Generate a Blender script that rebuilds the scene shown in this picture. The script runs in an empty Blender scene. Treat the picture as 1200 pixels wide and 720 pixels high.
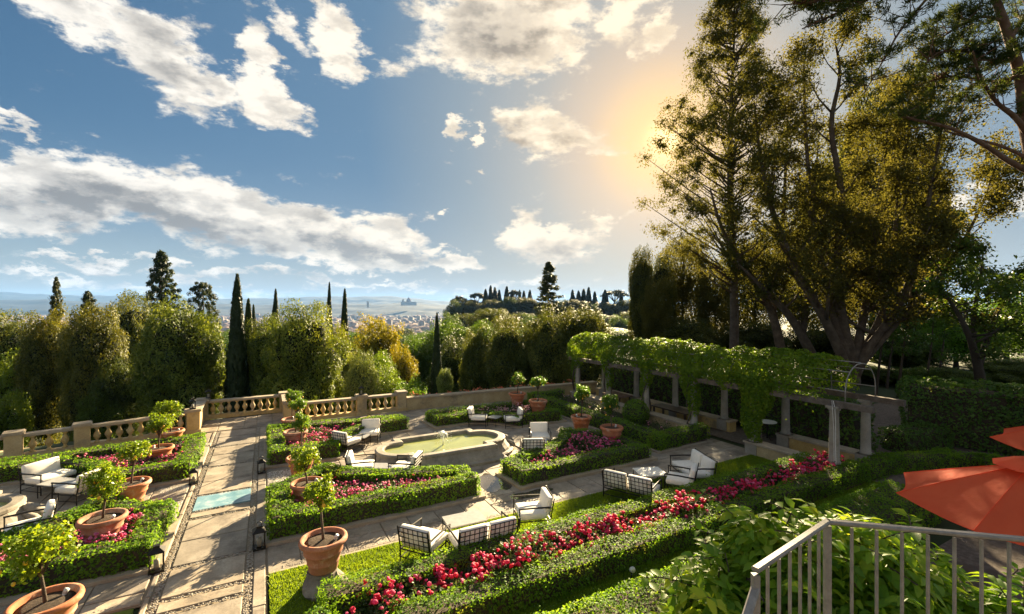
import bpy, bmesh, math, random
import numpy as np
from mathutils import Vector, Matrix

# ------------------------------------------------------------------ camera
SC = bpy.context.scene
COL = SC.collection
YAW = math.radians(28.4)            # the view is turned 28.4 deg clockwise from the garden path (+Y)
EYE = 5.6
FPX = 533.0                         # 16 mm lens on a 36 mm frame
cam_data = bpy.data.cameras.new("camera")
cam_data.sensor_width = 36.0
cam_data.lens = 36.0 * FPX / 1200.0
cam_data.shift_y = -2.0 / 1200.0
cam_data.clip_start = 0.05
cam_data.clip_end = 40000.0
cam = bpy.data.objects.new("camera", cam_data)
COL.objects.link(cam)
cam.location = (0, 0, EYE)
cam.rotation_euler = (math.radians(90), 0, -YAW)
SC.camera = cam

# ------------------------------------------------------------------ sky, sun, exposure
SUN_AZ = math.radians(28.4 + 18.7)   # clockwise from +Y
SUN_EL = math.radians(18.9)
SUN_DIR = Vector((math.sin(SUN_AZ) * math.cos(SUN_EL), math.cos(SUN_AZ) * math.cos(SUN_EL), math.sin(SUN_EL)))
SKY_STRENGTH = 0.05
SUN_STRENGTH = 5.0
EXPOSURE = 2.6

SC.view_settings.view_transform = 'Standard'
SC.view_settings.look = 'None'
SC.view_settings.gamma = 1.0
SC.view_settings.use_curve_mapping = False
SC.view_settings.exposure = EXPOSURE
SC.render.engine = 'CYCLES'
SC.cycles.use_denoising = True
try:
    SC.cycles.denoiser = 'OPENIMAGEDENOISE'
    SC.cycles.denoising_input_passes = 'RGB_ALBEDO_NORMAL'
except Exception:
    pass
SC.cycles.max_bounces = 8
SC.cycles.diffuse_bounces = 6
SC.cycles.glossy_bounces = 2
SC.cycles.transmission_bounces = 4
SC.cycles.transparent_max_bounces = 8
SC.cycles.volume_bounces = 0
SC.cycles.sample_clamp_indirect = 6.0
SC.cycles.caustics_reflective = False
SC.cycles.caustics_refractive = False


class NT:
    """small helper to write node trees as expressions"""
    def __init__(self, tree):
        self.t = tree
        self.n = tree.nodes
        self.l = tree.links

    def node(self, kind, **kw):
        nd = self.n.new(kind)
        for k, v in kw.items():
            setattr(nd, k, v)
        return nd

    def set(self, sock, v):
        if hasattr(v, 'is_output') or isinstance(v, bpy.types.NodeSocket):
            self.l.new(v, sock)
        else:
            sock.default_value = v

    def m(self, op, a, b=None, c=None, clamp=False):
        nd = self.node('ShaderNodeMath', operation=op, use_clamp=clamp)
        self.set(nd.inputs[0], a)
        if b is not None:
            self.set(nd.inputs[1], b)
        if c is not None:
            self.set(nd.inputs[2], c)
        return nd.outputs[0]

    def v(self, op, a, b=None, scale=None):
        nd = self.node('ShaderNodeVectorMath', operation=op)
        self.set(nd.inputs[0], a)
        if b is not None:
            self.set(nd.inputs[1], b)
        if scale is not None:
            self.set(nd.inputs['Scale'], scale)
        return nd.outputs['Value'] if op in ('DOT_PRODUCT', 'LENGTH', 'DISTANCE') else nd.outputs['Vector']

    def noise(self, vec, scale, detail=4, rough=0.55, dist=0.0, color=False):
        nd = self.node('ShaderNodeTexNoise')
        if vec is not None:
            self.l.new(vec, nd.inputs['Vector'])
        nd.inputs['Scale'].default_value = scale
        nd.inputs['Detail'].default_value = detail
        nd.inputs['Roughness'].default_value = rough
        nd.inputs['Distortion'].default_value = dist
        return nd.outputs['Color'] if color else nd.outputs['Fac']

    def rng(self, v, a, b, c=0.0, d=1.0, smooth=True):
        nd = self.node('ShaderNodeMapRange')
        nd.interpolation_type = 'SMOOTHSTEP' if smooth else 'LINEAR'
        nd.clamp = True
        self.set(nd.inputs['Value'], v)
        nd.inputs['From Min'].default_value = a
        nd.inputs['From Max'].default_value = b
        nd.inputs['To Min'].default_value = c
        nd.inputs['To Max'].default_value = d
        return nd.outputs['Result']

    def mix(self, fac, a, b, blend='MIX'):
        nd = self.node('ShaderNodeMix', data_type='RGBA', blend_type=blend)
        self.set(nd.inputs['Factor'], fac)
        self.set(nd.inputs['A'] if False else nd.inputs[6], a if not isinstance(a, tuple) else (*a, 1)[:4])
        self.set(nd.inputs[7], b if not isinstance(b, tuple) else (*b, 1)[:4])
        return nd.outputs[2]

    def ramp(self, fac, stops):
        nd = self.node('ShaderNodeValToRGB')
        el = nd.color_ramp.elements
        while len(el) > 1:
            el.remove(el[-1])
        el[0].position, el[0].color = stops[0][0], (*stops[0][1], 1)
        for p, c in stops[1:]:
            e = el.new(p)
            e.color = (*c, 1)
        self.set(nd.inputs['Fac'], fac)
        return nd.outputs['Color']


def sky_angles(px, py):
    """bearing (from the view axis) and elevation of a direction read off the photograph"""
    r = (px - 600) / FPX
    return math.atan(r), math.atan((358 - py) / (FPX * math.sqrt(1 + r * r)))


# cloud masses: direction, half widths (px of a 16 mm frame), tilt (deg, positive falls to the right), weight
CLOUDS = [
    (95, 10, 95, 38, 28, 1.0), (185, 62, 105, 46, 32, 1.05), (255, 105, 60, 30, 26, .95), (325, 128, 46, 30, 18, 1.05),
    (300, 62, 26, 62, -22, .8), (345, 28, 50, 20, 40, .7), (395, 45, 32, 52, -10, .95), (458, 78, 40, 18, -5, .5),
    (590, 28, 118, 60, -3, 1.15), (648, 62, 60, 34, -12, .9), (520, 60, 60, 30, 10, .7),
    (735, 12, 46, 30, -35, .85), (770, 40, 32, 22, -40, .85), (745, 55, 18, 26, 0, .5),
    (632, 152, 62, 34, 8, 1.05), (690, 168, 40, 14, 8, .7), (530, 151, 18, 15, 0, .85), (561, 157, 10, 11, 0, .75),
    (15, 145, 32, 13, 22, .8), (5, 190, 60, 30, 0, 1.0),
    (75, 225, 120, 46, 8, 1.15), (165, 232, 95, 46, 6, 1.15), (260, 250, 100, 44, 6, 1.15), (350, 268, 110, 40, 6, 1.15),
    (455, 275, 60, 32, 8, 1.05), (530, 308, 42, 13, 4, .9), (430, 300, 90, 18, 2, 1.0), (30, 268, 70, 24, 2, .95),
    (520, 256, 10, 7, 0, .7), (552, 200, 9, 6, 0, .6), (605, 268, 30, 24, -10, .75), (650, 284, 62, 22, -5, 1.0),
    (700, 265, 34, 14, -12, .75), (735, 254, 22, 6, 0, .6),
    (120, 312, 130, 9, -1, .75), (270, 322, 160, 8, 1, .72), (450, 332, 110, 7, 0, .7), (40, 330, 110, 7, 0, .62),
    (230, 342, 220, 7, 0, .62), (620, 330, 90, 8, 0, .55), (590, 345, 120, 6, 0, .5),
    (1100, 255, 90, 18, -4, .8), (1190, 225, 50, 20, 0, .8),
]
# thick, grey cores of the masses
CORES = [
    (590, 30, 80, 36, 0, .85), (190, 62, 80, 26, 32, .45), (95, 15, 80, 25, 28, .4), (600, 158, 34, 24, 8, .75),
    (650, 165, 36, 12, 8, .6), (60, 245, 120, 24, 4, 1.0), (190, 262, 140, 22, 6, 1.0), (350, 285, 120, 18, 4, 1.0),
    (460, 296, 80, 12, 4, .9), (640, 296, 60, 12, 0, .6), (110, 222, 60, 16, 14, .6), (30, 285, 80, 10, 0, .5),
    (120, 317, 130, 5, 0, .7), (300, 327, 180, 5, 0, .6), (380, 262, 40, 14, 0, .5),
]


def build_world():
    w = bpy.data.worlds.new("World")
    SC.world = w
    w.use_nodes = True
    t = NT(w.node_tree)
    t.n.clear()
    D = t.node('ShaderNodeTexCoord').outputs['Generated']
    D = t.v('NORMALIZE', D)
    sky = t.node('ShaderNodeTexSky', sky_type='NISHITA')
    sky.sun_disc = False
    sky.sun_elevation = SUN_EL
    sky.sun_rotation = SUN_AZ
    sky.altitude = 100
    sky.air_density = 1.0
    sky.dust_density = 1.2
    sky.ozone_density = 2.5
    base = sky.outputs['Color']
    # bearing / elevation of the ray
    R = (math.cos(YAW), -math.sin(YAW), 0)
    F = (math.sin(YAW), math.cos(YAW), 0)
    xr = t.v('DOT_PRODUCT', D, R)
    yf = t.v('DOT_PRODUCT', D, F)
    sep = t.node('ShaderNodeSeparateXYZ')
    t.l.new(D, sep.inputs[0])
    z = sep.outputs['Z']
    az = t.m('ARCTAN2', xr, yf)
    el = t.m('ARCSINE', z)
    comb = t.node('ShaderNodeCombineXYZ')
    t.l.new(az, comb.inputs[0])
    t.l.new(el, comb.inputs[1])
    P0 = comb.outputs[0]
    stretch = t.v('MULTIPLY', D, (1.0, 1.0, 2.1))
    warp = t.noise(stretch, 9.0, 7, .65, color=True)
    warp = t.v('SUBTRACT', warp, (.5, .5, .5))
    warp = t.v('MULTIPLY', warp, (.20, .15, 0))
    P = t.v('ADD', P0, warp)

    def blobs(lst, grow):
        acc = None
        for (px, py, rx, ry, tilt, wgt) in lst:
            a, e = sky_angles(px, py)
            r = (px - 600) / FPX
            kx = 1.0 / (FPX * (1 + r * r))
            ky = 1.0 / (FPX * math.sqrt(1 + r * r))
            mp = t.node('ShaderNodeMapping', vector_type='TEXTURE')
            mp.inputs['Location'].default_value = (a, e, 0)
            mp.inputs['Rotation'].default_value = (0, 0, -math.radians(tilt))
            mp.inputs['Scale'].default_value = (rx * kx * grow, ry * ky * grow, 1)
            t.l.new(P, mp.inputs['Vector'])
            ln = t.v('LENGTH', mp.outputs[0])
            g = t.rng(ln, 0.0, 1.35, wgt, 0.0)
            acc = g if acc is None else t.m('SMOOTH_MAX', acc, g, .15)
        return acc
    cov = blobs(CLOUDS, 1.12)
    core = blobs(CORES, 1.05)
    # the same kind of cloud goes on all round and overhead
    far = t.noise(stretch, 2.1, 3, .5)
    far = t.rng(far, .40, .60, 0, 1.0)
    away = t.m('MAXIMUM', t.rng(t.m('ABSOLUTE', az), .80, 1.05), t.rng(el, .60, .78))
    up = t.rng(el, -.02, .10)
    far = t.m('MULTIPLY', t.m('MULTIPLY', far, away), up)
    cov = t.m('MAXIMUM', cov, far)
    core = t.m('MAXIMUM', core, t.m('MULTIPLY', far, .55))
    n1 = t.noise(stretch, 15.0, 10, .64)
    # light side: compare the billows with the billows a little towards the sun
    off = t.v('ADD', stretch, tuple(v * .035 for v in (SUN_DIR.x * .4, SUN_DIR.y * .4, .9)))
    n2 = t.noise(off, 15.0, 6, .60)
    dens = t.m('ADD', cov, t.m('MULTIPLY', t.m('SUBTRACT', n1, .5), 1.55))
    alpha = t.rng(dens, .28, .70)
    n3 = t.noise(stretch, 9.0, 6, .55)
    n4 = t.noise(t.v('ADD', stretch, tuple(v * .05 for v in (SUN_DIR.x * .5, SUN_DIR.y * .5, 1.0))), 9.0, 5, .55)
    dif = t.m('ADD', t.m('MULTIPLY', t.m('SUBTRACT', n1, n2), .55), t.m('SUBTRACT', n3, n4))
    relief = t.rng(dif, -.17, .17)
    thick = t.rng(dens, .55, 1.35)
    shade = t.m('MULTIPLY', t.m('MINIMUM', t.m('ADD', t.m('MULTIPLY', core, 1.0), t.m('MULTIPLY', thick, .25)), 1.0), 1.0)
    shade = t.m('ADD', t.m('MULTIPLY', shade, .85), t.rng(relief, 0, 1, .34, -.30, smooth=False), clamp=True)
    # aureole of the low sun in the humid air
    dt = t.v('DOT_PRODUCT', D, tuple(SUN_DIR))
    ang = t.m('ARCCOSINE', t.m('MINIMUM', dt, .999999))
    g1 = t.m('POWER', t.rng(ang, 0, .62, 1, 0, smooth=False), 2.6)
    g2 = t.m('POWER', t.rng(ang, 0, .075, 1, 0, smooth=False), 3.0)
    g0 = t.rng(ang, .15, 1.15, 1, 0)
    hz = t.m('POWER', t.rng(el, 0.0, .34, 1, 0, smooth=False), 2.4)
    # the blue: calm the sky texture's brightness towards what the eye sees, keep its hue
    blue = t.mix(1.0, base, (1.0, 1.0, 1.0, 1), 'MULTIPLY')
    hsv = t.node('ShaderNodeHueSaturation')
    hsv.inputs['Saturation'].default_value = 1.18
    hsv.inputs['Value'].default_value = .42
    t.l.new(blue, hsv.inputs['Color'])
    col = hsv.outputs[0]
    glow = t.ramp(t.rng(ang, 0, 1.2, smooth=False), [(0, (.68, .42, .15)), (.06, (.62, .40, .17)), (.13, (.42, .32, .22)), (.22, (.27, .26, .235)), (.34, (.165, .20, .225)), (.5, (.075, .135, .205)), (1, (.032, .10, .185))])
    glow = t.mix(1.0, glow, (10.0, 10.0, 10.0, 1), 'MULTIPLY')
    col = t.mix(t.rng(ang, .45, 1.25, .92, .35), col, glow)
    col = t.mix(t.m('MULTIPLY', hz, .72), col, t.mix(g0, (3.2, 3.6, 3.8, 1), (4.3, 3.7, 2.7, 1)))
    lit = t.mix(g0, (5.6, 5.3, 4.8, 1), (6.4, 5.5, 4.2, 1))
    dark = t.mix(g0, (1.35, 1.36, 1.40, 1), (1.9, 1.68, 1.42, 1))
    ccol = t.mix(shade, lit, dark)
    ccol = t.mix(t.m('MULTIPLY', hz, .5), ccol, (4.2, 4.15, 3.95, 1))
    ccol = t.mix(t.m('MULTIPLY', g1, .55), ccol, (6.8, 4.8, 2.6, 1))
    col = t.mix(alpha, col, ccol)
    col = t.mix(t.m('MULTIPLY', g2, 1.0), col, (15.0, 10.0, 4.6, 1))
    col = t.mix(1.0, col, (.635, .635, .635, 1), 'MULTIPLY')
    bg = t.node('ShaderNodeBackground')
    bg.inputs['Strength'].default_value = SKY_STRENGTH
    t.l.new(col, bg.inputs['Color'])
    out = t.node('ShaderNodeOutputWorld')
    t.l.new(bg.outputs[0], out.inputs['Surface'])
    w.cycles.sampling_method = 'MANUAL'
    w.cycles.sample_map_resolution = 512


build_world()
sun_data = bpy.data.lights.new("sun", 'SUN')
sun_data.energy = SUN_STRENGTH
sun_data.angle = math.radians(0.53)
sun_data.color = (1.0, .79, .48)
sun = bpy.data.objects.new("sun", sun_data)
COL.objects.link(sun)
sun.location = (40, 40, 40)
sun.rotation_euler = SUN_DIR.to_track_quat('Z', 'Y').to_euler()

# ------------------------------------------------------------------ helpers
rnd = random.Random(7)
RNG = np.random.default_rng(11)
SIN, COS = math.sin(YAW), math.cos(YAW)


def spot(px, depth):
    """garden x, y of a bearing (given on the 1200 px frame) at a real depth in metres"""
    r = (px - 600) / FPX * depth
    return depth * SIN + r * COS, depth * COS - r * SIN


def height_at(py, depth):
    return EYE - (py - 358) * depth / FPX


def tag(o, label, cat=None, group=None, kind=None):
    if label:
        o['label'] = label
    if cat:
        o['category'] = cat
    if group:
        o['group'] = group
    if kind:
        o['kind'] = kind
    return o


def link(name, data, parent=None, loc=None, rotz=None, scale=None):
    o = bpy.data.objects.new(name, data)
    COL.objects.link(o)
    if parent is not None:
        o.parent = parent
    if loc is not None:
        o.location = loc
    if rotz is not None:
        o.rotation_euler = (0, 0, rotz)
    if scale is not None:
        o.scale = scale
    return o


def empty(name, loc=(0, 0, 0), rotz=0.0, scale=None):
    o = link(name, None, None, loc, rotz, scale)
    o.empty_display_size = .2
    return o


def copy_tree(o, parent=None):
    c = o.copy()
    COL.objects.link(c)
    c.parent = parent
    for ch in list(o.children):
        copy_tree(ch, c)
    return c


class MB:
    def __init__(self):
        self.v = []
        self.f = []

    def add(self, vs, fs):
        b = len(self.v)
        self.v.extend([tuple(p) for p in vs])
        self.f.extend([tuple(i + b for i in q) for q in fs])
        return self

    def box(self, c, s, rz=0.0, taper=1.0):
        hx, hy, hz = s[0] / 2, s[1] / 2, s[2] / 2
        vs = []
        for sz, k in ((-1, 1.0), (1, taper)):
            for sx, sy in ((-1, -1), (1, -1), (1, 1), (-1, 1)):
                x, y = sx * hx * k, sy * hy * k
                vs.append((c[0] + x * math.cos(rz) - y * math.sin(rz), c[1] + x * math.sin(rz) + y * math.cos(rz), c[2] + sz * hz))
        return self.add(vs, [(3, 2, 1, 0), (4, 5, 6, 7), (0, 1, 5, 4), (1, 2, 6, 5), (2, 3, 7, 6), (3, 0, 4, 7)])

    def tube(self, pts, rad, n=8, cap=True):
        pts = [Vector(p) for p in pts]
        if not hasattr(rad, '__len__'):
            rad = [rad] * len(pts)
        vs, fs = [], []
        prev = None
        for i, p in enumerate(pts):
            d = (pts[min(i + 1, len(pts) - 1)] - pts[max(i - 1, 0)])
            if d.length < 1e-9:
                d = Vector((0, 0, 1))
            d.normalize()
            if prev is None:
                u = d.orthogonal().normalized()
            else:
                u = (prev - d * prev.dot(d))
                u = u.normalized() if u.length > 1e-6 else d.orthogonal().normalized()
            prev = u
            w = d.cross(u)
            for k in range(n):
                a = 2 * math.pi * (k + .5) / n
                vs.append(p + (u * math.cos(a) + w * math.sin(a)) * rad[i])
        for i in range(len(pts) - 1):
            for k in range(n):
                fs.append((i * n + k, i * n + (k + 1) % n, (i + 1) * n + (k + 1) % n, (i + 1) * n + k))
        if cap:
            fs.append(tuple(range(n - 1, -1, -1)))
            fs.append(tuple((len(pts) - 1) * n + k for k in range(n)))
        return self.add(vs, fs)

    def lathe(self, prof, n=24, c=(0, 0, 0), cap=True):
        vs, fs = [], []
        for (r, z) in prof:
            for k in range(n):
                a = 2 * math.pi * k / n
                vs.append((c[0] + r * math.cos(a), c[1] + r * math.sin(a), c[2] + z))
        for i in range(len(prof) - 1):
            for k in range(n):
                fs.append((i * n + k, i * n + (k + 1) % n, (i + 1) * n + (k + 1) % n, (i + 1) * n + k))
        if cap:
            fs.append(tuple(range(n - 1, -1, -1)))
            fs.append(tuple((len(prof) - 1) * n + k for k in range(n)))
        return self.add(vs, fs)

    def prism(self, poly, z0, z1):
        n = len(poly)
        vs = [(x, y, z0) for x, y in poly] + [(x, y, z1) for x, y in poly]
        fs = [tuple(range(n - 1, -1, -1)), tuple(range(n, 2 * n))]
        fs += [(i, (i + 1) % n, n + (i + 1) % n, n + i) for i in range(n)]
        return self.add(vs, fs)

    def mesh(self, name, mat=None, smooth=False):
        me = bpy.data.meshes.new(name)
        me.from_pydata(self.v, [], self.f)
        if mat:
            me.materials.append(mat)
        if smooth:
            me.polygons.foreach_set('use_smooth', [True] * len(me.polygons))
        me.update()
        return me

    def build(self, name, mat, parent=None, smooth=False, loc=None, rotz=None):
        return link(name, self.mesh(name, mat, smooth), parent, loc, rotz)


def rounded(size, c, r, mat, name, parent, seg=2, puff=0.0, rot=None):
    """soft box: a cushion or a worn stone"""
    bm = bmesh.new()
    bmesh.ops.create_cube(bm, size=1.0)
    for v in bm.verts:
        v.co = Vector((v.co.x * size[0], v.co.y * size[1], v.co.z * size[2]))
    bmesh.ops.bevel(bm, geom=list(bm.edges), offset=r, segments=seg, profile=.6, affect='EDGES')
    if puff:
        bmesh.ops.subdivide_edges(bm, edges=[e for e in bm.edges if e.calc_length() > .2], cuts=2, use_grid_fill=True)
        for v in bm.verts:
            fx = 1 - min(1, abs(v.co.x) / (size[0] / 2)) ** 2
            fy = 1 - min(1, abs(v.co.y) / (size[1] / 2)) ** 2
            fz = 1 - min(1, abs(v.co.z) / (size[2] / 2)) ** 2
            v.co.z += math.copysign(puff * fx * fy, v.co.z) if size[2] <= min(size[0], size[1]) else 0
            v.co.y += math.copysign(puff * fx * fz, v.co.y) if size[1] < min(size[0], size[2]) else 0
    if rot is not None:
        bmesh.ops.transform(bm, matrix=rot, verts=bm.verts)
    bmesh.ops.translate(bm, vec=Vector(c), verts=bm.verts)
    me = bpy.data.meshes.new(name)
    bm.to_mesh(me)
    bm.free()
    me.materials.append(mat)
    me.polygons.foreach_set('use_smooth', [True] * len(me.polygons))
    return link(name, me, parent)


def mesh_np(name, V, F, mat, smooth=False):
    V = np.asarray(V, np.float32)
    F = np.asarray(F, np.int32)
    k = F.shape[1]
    me = bpy.data.meshes.new(name)
    me.vertices.add(len(V))
    me.vertices.foreach_set('co', V.ravel())
    me.loops.add(F.size)
    me.loops.foreach_set('vertex_index', F.ravel())
    me.polygons.add(len(F))
    me.polygons.foreach_set('loop_start', np.arange(0, F.size, k, dtype=np.int32))
    if smooth:
        me.polygons.foreach_set('use_smooth', np.ones(len(F), bool))
    me.materials.append(mat)
    me.update(calc_edges=True)
    return me


def unit(a):
    return a / np.maximum(np.linalg.norm(a, axis=1, keepdims=True), 1e-9)


def leaves(P, N, size, aspect=.55, jit=.6, rng=RNG, vary=.35, along=None):
    """one diamond leaf per point: vertices and quads"""
    n = len(P)
    nn = unit(N + rng.normal(0, jit, (n, 3)))
    ref = rng.normal(0, 1, (n, 3)) if along is None else along + rng.normal(0, .35, (n, 3))
    t = unit(ref - nn * np.sum(ref * nn, axis=1, keepdims=True))
    b = np.cross(nn, t)
    s = (size * (1 + rng.uniform(-vary, vary, (n, 1)))) * .5
    V = np.empty((n, 4, 3))
    V[:, 0] = P - t * s
    V[:, 1] = P + b * s * aspect - t * s * .1
    V[:, 2] = P + t * s + nn * s * .25
    V[:, 3] = P - b * s * aspect - t * s * .1
    F = np.arange(n * 4).reshape(n, 4)
    return V.reshape(-1, 3), F


def join(parts):
    Vs, Fs, b = [], [], 0
    for V, F in parts:
        Vs.append(V)
        Fs.append(F + b)
        b += len(V)
    return np.concatenate(Vs), np.concatenate(Fs)


def smooth_noise(P, seed, freq):
    r = np.random.default_rng(seed)
    out = np.zeros(len(P))
    for i in range(5):
        k = r.normal(0, 1, 3) * freq * (1 + .5 * i)
        out += np.sin(P @ k + r.uniform(0, 6.28)) / (1 + .5 * i)
    return out / 2.6


# ------------------------------------------------------------------ materials
MATS = {}


def material(name):
    m = bpy.data.materials.new(name)
    m.use_nodes = True
    t = NT(m.node_tree)
    t.n.clear()
    out = t.node('ShaderNodeOutputMaterial')
    MATS[name] = m
    return m, t, out


def principled(t, out, col, rough=.7, spec=.4, metal=0.0, bump=None, bump_s=.3, bump_d=.02):
    p = t.node('ShaderNodeBsdfPrincipled')
    t.set(p.inputs['Base Color'], col if not isinstance(col, tuple) else (*col, 1)[:4])
    t.set(p.inputs['Roughness'], rough)
    t.set(p.inputs['Specular IOR Level'], spec)
    t.set(p.inputs['Metallic'], metal)
    if bump is not None:
        b = t.node('ShaderNodeBump')
        b.inputs['Strength'].default_value = bump_s
        b.inputs['Distance'].default_value = bump_d
        t.l.new(bump, b.inputs['Height'])
        t.l.new(b.outputs[0], p.inputs['Normal'])
    t.l.new(p.outputs[0], out.inputs['Surface'])
    return p


def stone(name, cols, scale=2.0, rough=.85, obj_var=.25, bump_s=.5, bump_d=.015, stain=None, stain_scale=.7):
    m, t, out = material(name)
    g = t.node('ShaderNodeNewGeometry').outputs['Position']
    n = t.noise(g, scale, 8, .65)
    fine = t.noise(g, scale * 14, 4, .7)
    c = t.ramp(t.rng(n, .28, .74, smooth=False), [(i / (len(cols) - 1), k) for i, k in enumerate(cols)])
    c = t.mix(t.rng(fine, .35, .75, 0, .35), c, tuple(v * .55 for v in cols[0]))
    oi = t.node('ShaderNodeObjectInfo')
    val = t.m('ADD', 1 - obj_var * .5, t.m('MULTIPLY', oi.outputs['Random'], obj_var))
    hs = t.node('ShaderNodeHueSaturation')
    t.l.new(val, hs.inputs['Value'])
    t.l.new(t.m('ADD', .85, t.m('MULTIPLY', oi.outputs['Random'], .3)), hs.inputs['Saturation'])
    t.l.new(c, hs.inputs['Color'])
    c = hs.outputs[0]
    if stain:
        s = t.noise(g, stain_scale, 6, .7)
        c = t.mix(t.rng(s, .5, .68, 0, .8), c, stain)
    h = t.m('ADD', n, t.m('MULTIPLY', fine, .5))
    principled(t, out, c, rough, .3, bump=h, bump_s=bump_s, bump_d=bump_d)
    return m


def plain(name, col, rough=.5, spec=.4, metal=0.0, var=.15, scale=9.0, bump_s=.1, bump_d=.004):
    m, t, out = material(name)
    g = t.node('ShaderNodeTexCoord').outputs['Object']
    n = t.noise(g, scale, 6, .65)
    c = t.mix(t.rng(n, .3, .72), tuple(v * (1 - var) for v in col), tuple(min(1, v * (1 + var)) for v in col))
    principled(t, out, c, rough, spec, metal, bump=n, bump_s=bump_s, bump_d=bump_d)
    return m


def leaf_mat(name, cols, trans=.4, rough=.5, spec=.25, patch=1.2, tint=True, tcol=1.25, brown=None):
    """leaf colours vary leaf by leaf and in soft patches; light passes through the blades"""
    m, t, out = material(name)
    geo = t.node('ShaderNodeNewGeometry')
    n = t.noise(geo.outputs['Position'], patch, 3, .5)
    f = t.m('ADD', t.m('MULTIPLY', geo.outputs['Random Per Island'], .6), t.m('MULTIPLY', t.rng(n, .3, .7), .4))
    c = t.ramp(f, [(i / (len(cols) - 1), k) for i, k in enumerate(cols)])
    if brown:
        nb = t.noise(geo.outputs['Position'], 1.9, 5, .62)
        c = t.mix(t.m('MULTIPLY', t.rng(nb, .54, .70), .75), c, brown)
    if tint:
        oi = t.node('ShaderNodeObjectInfo')
        c = t.mix(1.0, c, oi.outputs['Color'], 'MULTIPLY')
    p = t.node('ShaderNodeBsdfPrincipled')
    t.l.new(c, p.inputs['Base Color'])
    p.inputs['Roughness'].default_value = rough
    p.inputs['Specular IOR Level'].default_value = spec
    tr = t.node('ShaderNodeBsdfTranslucent')
    tc = t.mix(1.0, c, (tcol * 1.15, tcol, tcol * .45, 1), 'MULTIPLY')
    t.l.new(tc, tr.inputs['Color'])
    mx = t.node('ShaderNodeMixShader')
    mx.inputs[0].default_value = trans
    t.l.new(p.outputs[0], mx.inputs[1])
    t.l.new(tr.outputs[0], mx.inputs[2])
    t.l.new(mx.outputs[0], out.inputs['Surface'])
    return m


M_BOX = leaf_mat('box_leaves', [(.055, .125, .012), (.095, .20, .018), (.14, .265, .024), (.21, .33, .035)], .5, rough=.6, spec=.12, tcol=1.6, brown=(.16, .16, .035, 1))
M_LAUREL = leaf_mat('laurel_leaves', [(.04, .09, .016), (.07, .15, .024), (.115, .21, .034)], .42, brown=(.09, .09, .03, 1))
M_VINE = leaf_mat('vine_leaves', [(.065, .13, .012), (.12, .21, .018), (.20, .28, .025)], .52, spec=.12, tcol=1.5)
M_WIST = leaf_mat('shrub_leaves', [(.07, .17, .016), (.12, .25, .022), (.22, .36, .03), (.36, .42, .05)], .58, rough=.45, tcol=1.5)
M_LEMON = leaf_mat('lemon_leaves', [(.045, .10, .012), (.09, .18, .018), (.16, .25, .025)], .5, rough=.4, tcol=1.5)
M_ROSELEAF = leaf_mat('rose_leaves', [(.035, .06, .022), (.06, .095, .035), (.10, .14, .06)], .35, spec=.15)
M_OAK = leaf_mat('holm_oak_leaves', [(.036, .056, .016), (.075, .102, .024), (.135, .165, .036), (.23, .235, .052)], .32, patch=.5, spec=.12, tcol=1.5)
M_DECID = leaf_mat('broadleaf_leaves', [(.045, .085, .014), (.08, .14, .02), (.13, .19, .03)], .45, patch=.5)
M_CYP = leaf_mat('cypress_leaves', [(.014, .028, .010), (.024, .045, .014), (.045, .068, .02)], .2, patch=.6)
M_CEDAR = leaf_mat('conifer_needles', [(.022, .038, .014), (.04, .062, .02), (.075, .095, .03)], .28, patch=.5)
M_PINE = leaf_mat('pine_needles', [(.03, .05, .018), (.055, .08, .025), (.10, .125, .035)], .35, rough=.7, patch=.5, spec=.08)
M_WOODS = leaf_mat('wood_edge_leaves', [(.052, .060, .022), (.095, .102, .036), (.15, .15, .055)], .5, rough=.8, patch=.4, spec=.04, tcol=1.2)
M_GRASS = leaf_mat('grass_blades', [(.10, .17, .012), (.15, .24, .016), (.22, .31, .022)], .5, patch=.9, tcol=1.5)
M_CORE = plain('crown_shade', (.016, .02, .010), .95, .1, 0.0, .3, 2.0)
M_BARK = stone('bark', [(.05, .036, .026), (.095, .07, .05), (.16, .125, .09)], 3.0, .95, .2, .9, .03)
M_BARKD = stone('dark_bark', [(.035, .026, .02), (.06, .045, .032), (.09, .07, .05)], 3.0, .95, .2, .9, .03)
M_PINEBARK = stone('pine_bark', [(.10, .05, .03), (.18, .10, .065), (.26, .17, .12)], 4.0, .95, .2, .9, .03)
M_PAVE = stone('paving_stone', [(.19, .16, .125), (.31, .265, .21), (.43, .385, .315)], 1.6, .72, .34, .6, .01,
               stain=(.125, .105, .085), stain_scale=1.3)
M_PAVEBED = stone('paving_bed', [(.21, .175, .13), (.29, .245, .19)], 4.0, .95, .1, .4, .01)
M_PEBBLE = stone('pebbles', [(.22, .19, .15), (.36, .32, .26), (.50, .46, .39)], 30.0, .8, .2, .2, .004)
M_PALEPEB = stone('pale_pebbles', [(.55, .53, .48), (.72, .70, .65)], 25.0, .85, .1, .3, .01)
M_OCHRE = stone('ochre_stone', [(.38, .27, .12), (.50, .375, .18), (.58, .47, .27)], 1.6, .9, .15, .5, .01,
                stain=(.20, .165, .115), stain_scale=1.2)
M_COPING = stone('coping_stone', [(.26, .21, .15), (.36, .30, .22), (.44, .38, .29)], 2.0, .9, .15, .5, .01)
M_FOUNT = stone('fountain_stone', [(.17, .15, .12), (.27, .245, .205), (.36, .33, .28)], 1.8, .75, .1, .5, .01,
                stain=(.10, .09, .07), stain_scale=1.6)
M_COLUMN = stone('column_stone', [(.20, .185, .155), (.29, .265, .225), (.36, .335, .29)], 2.5, .9, .12, .4, .008)
M_ROCK = stone('pedestal_rock', [(.12, .105, .085), (.22, .195, .16), (.33, .30, .255)], 4.0, .9, .2, .9, .03)
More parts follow.
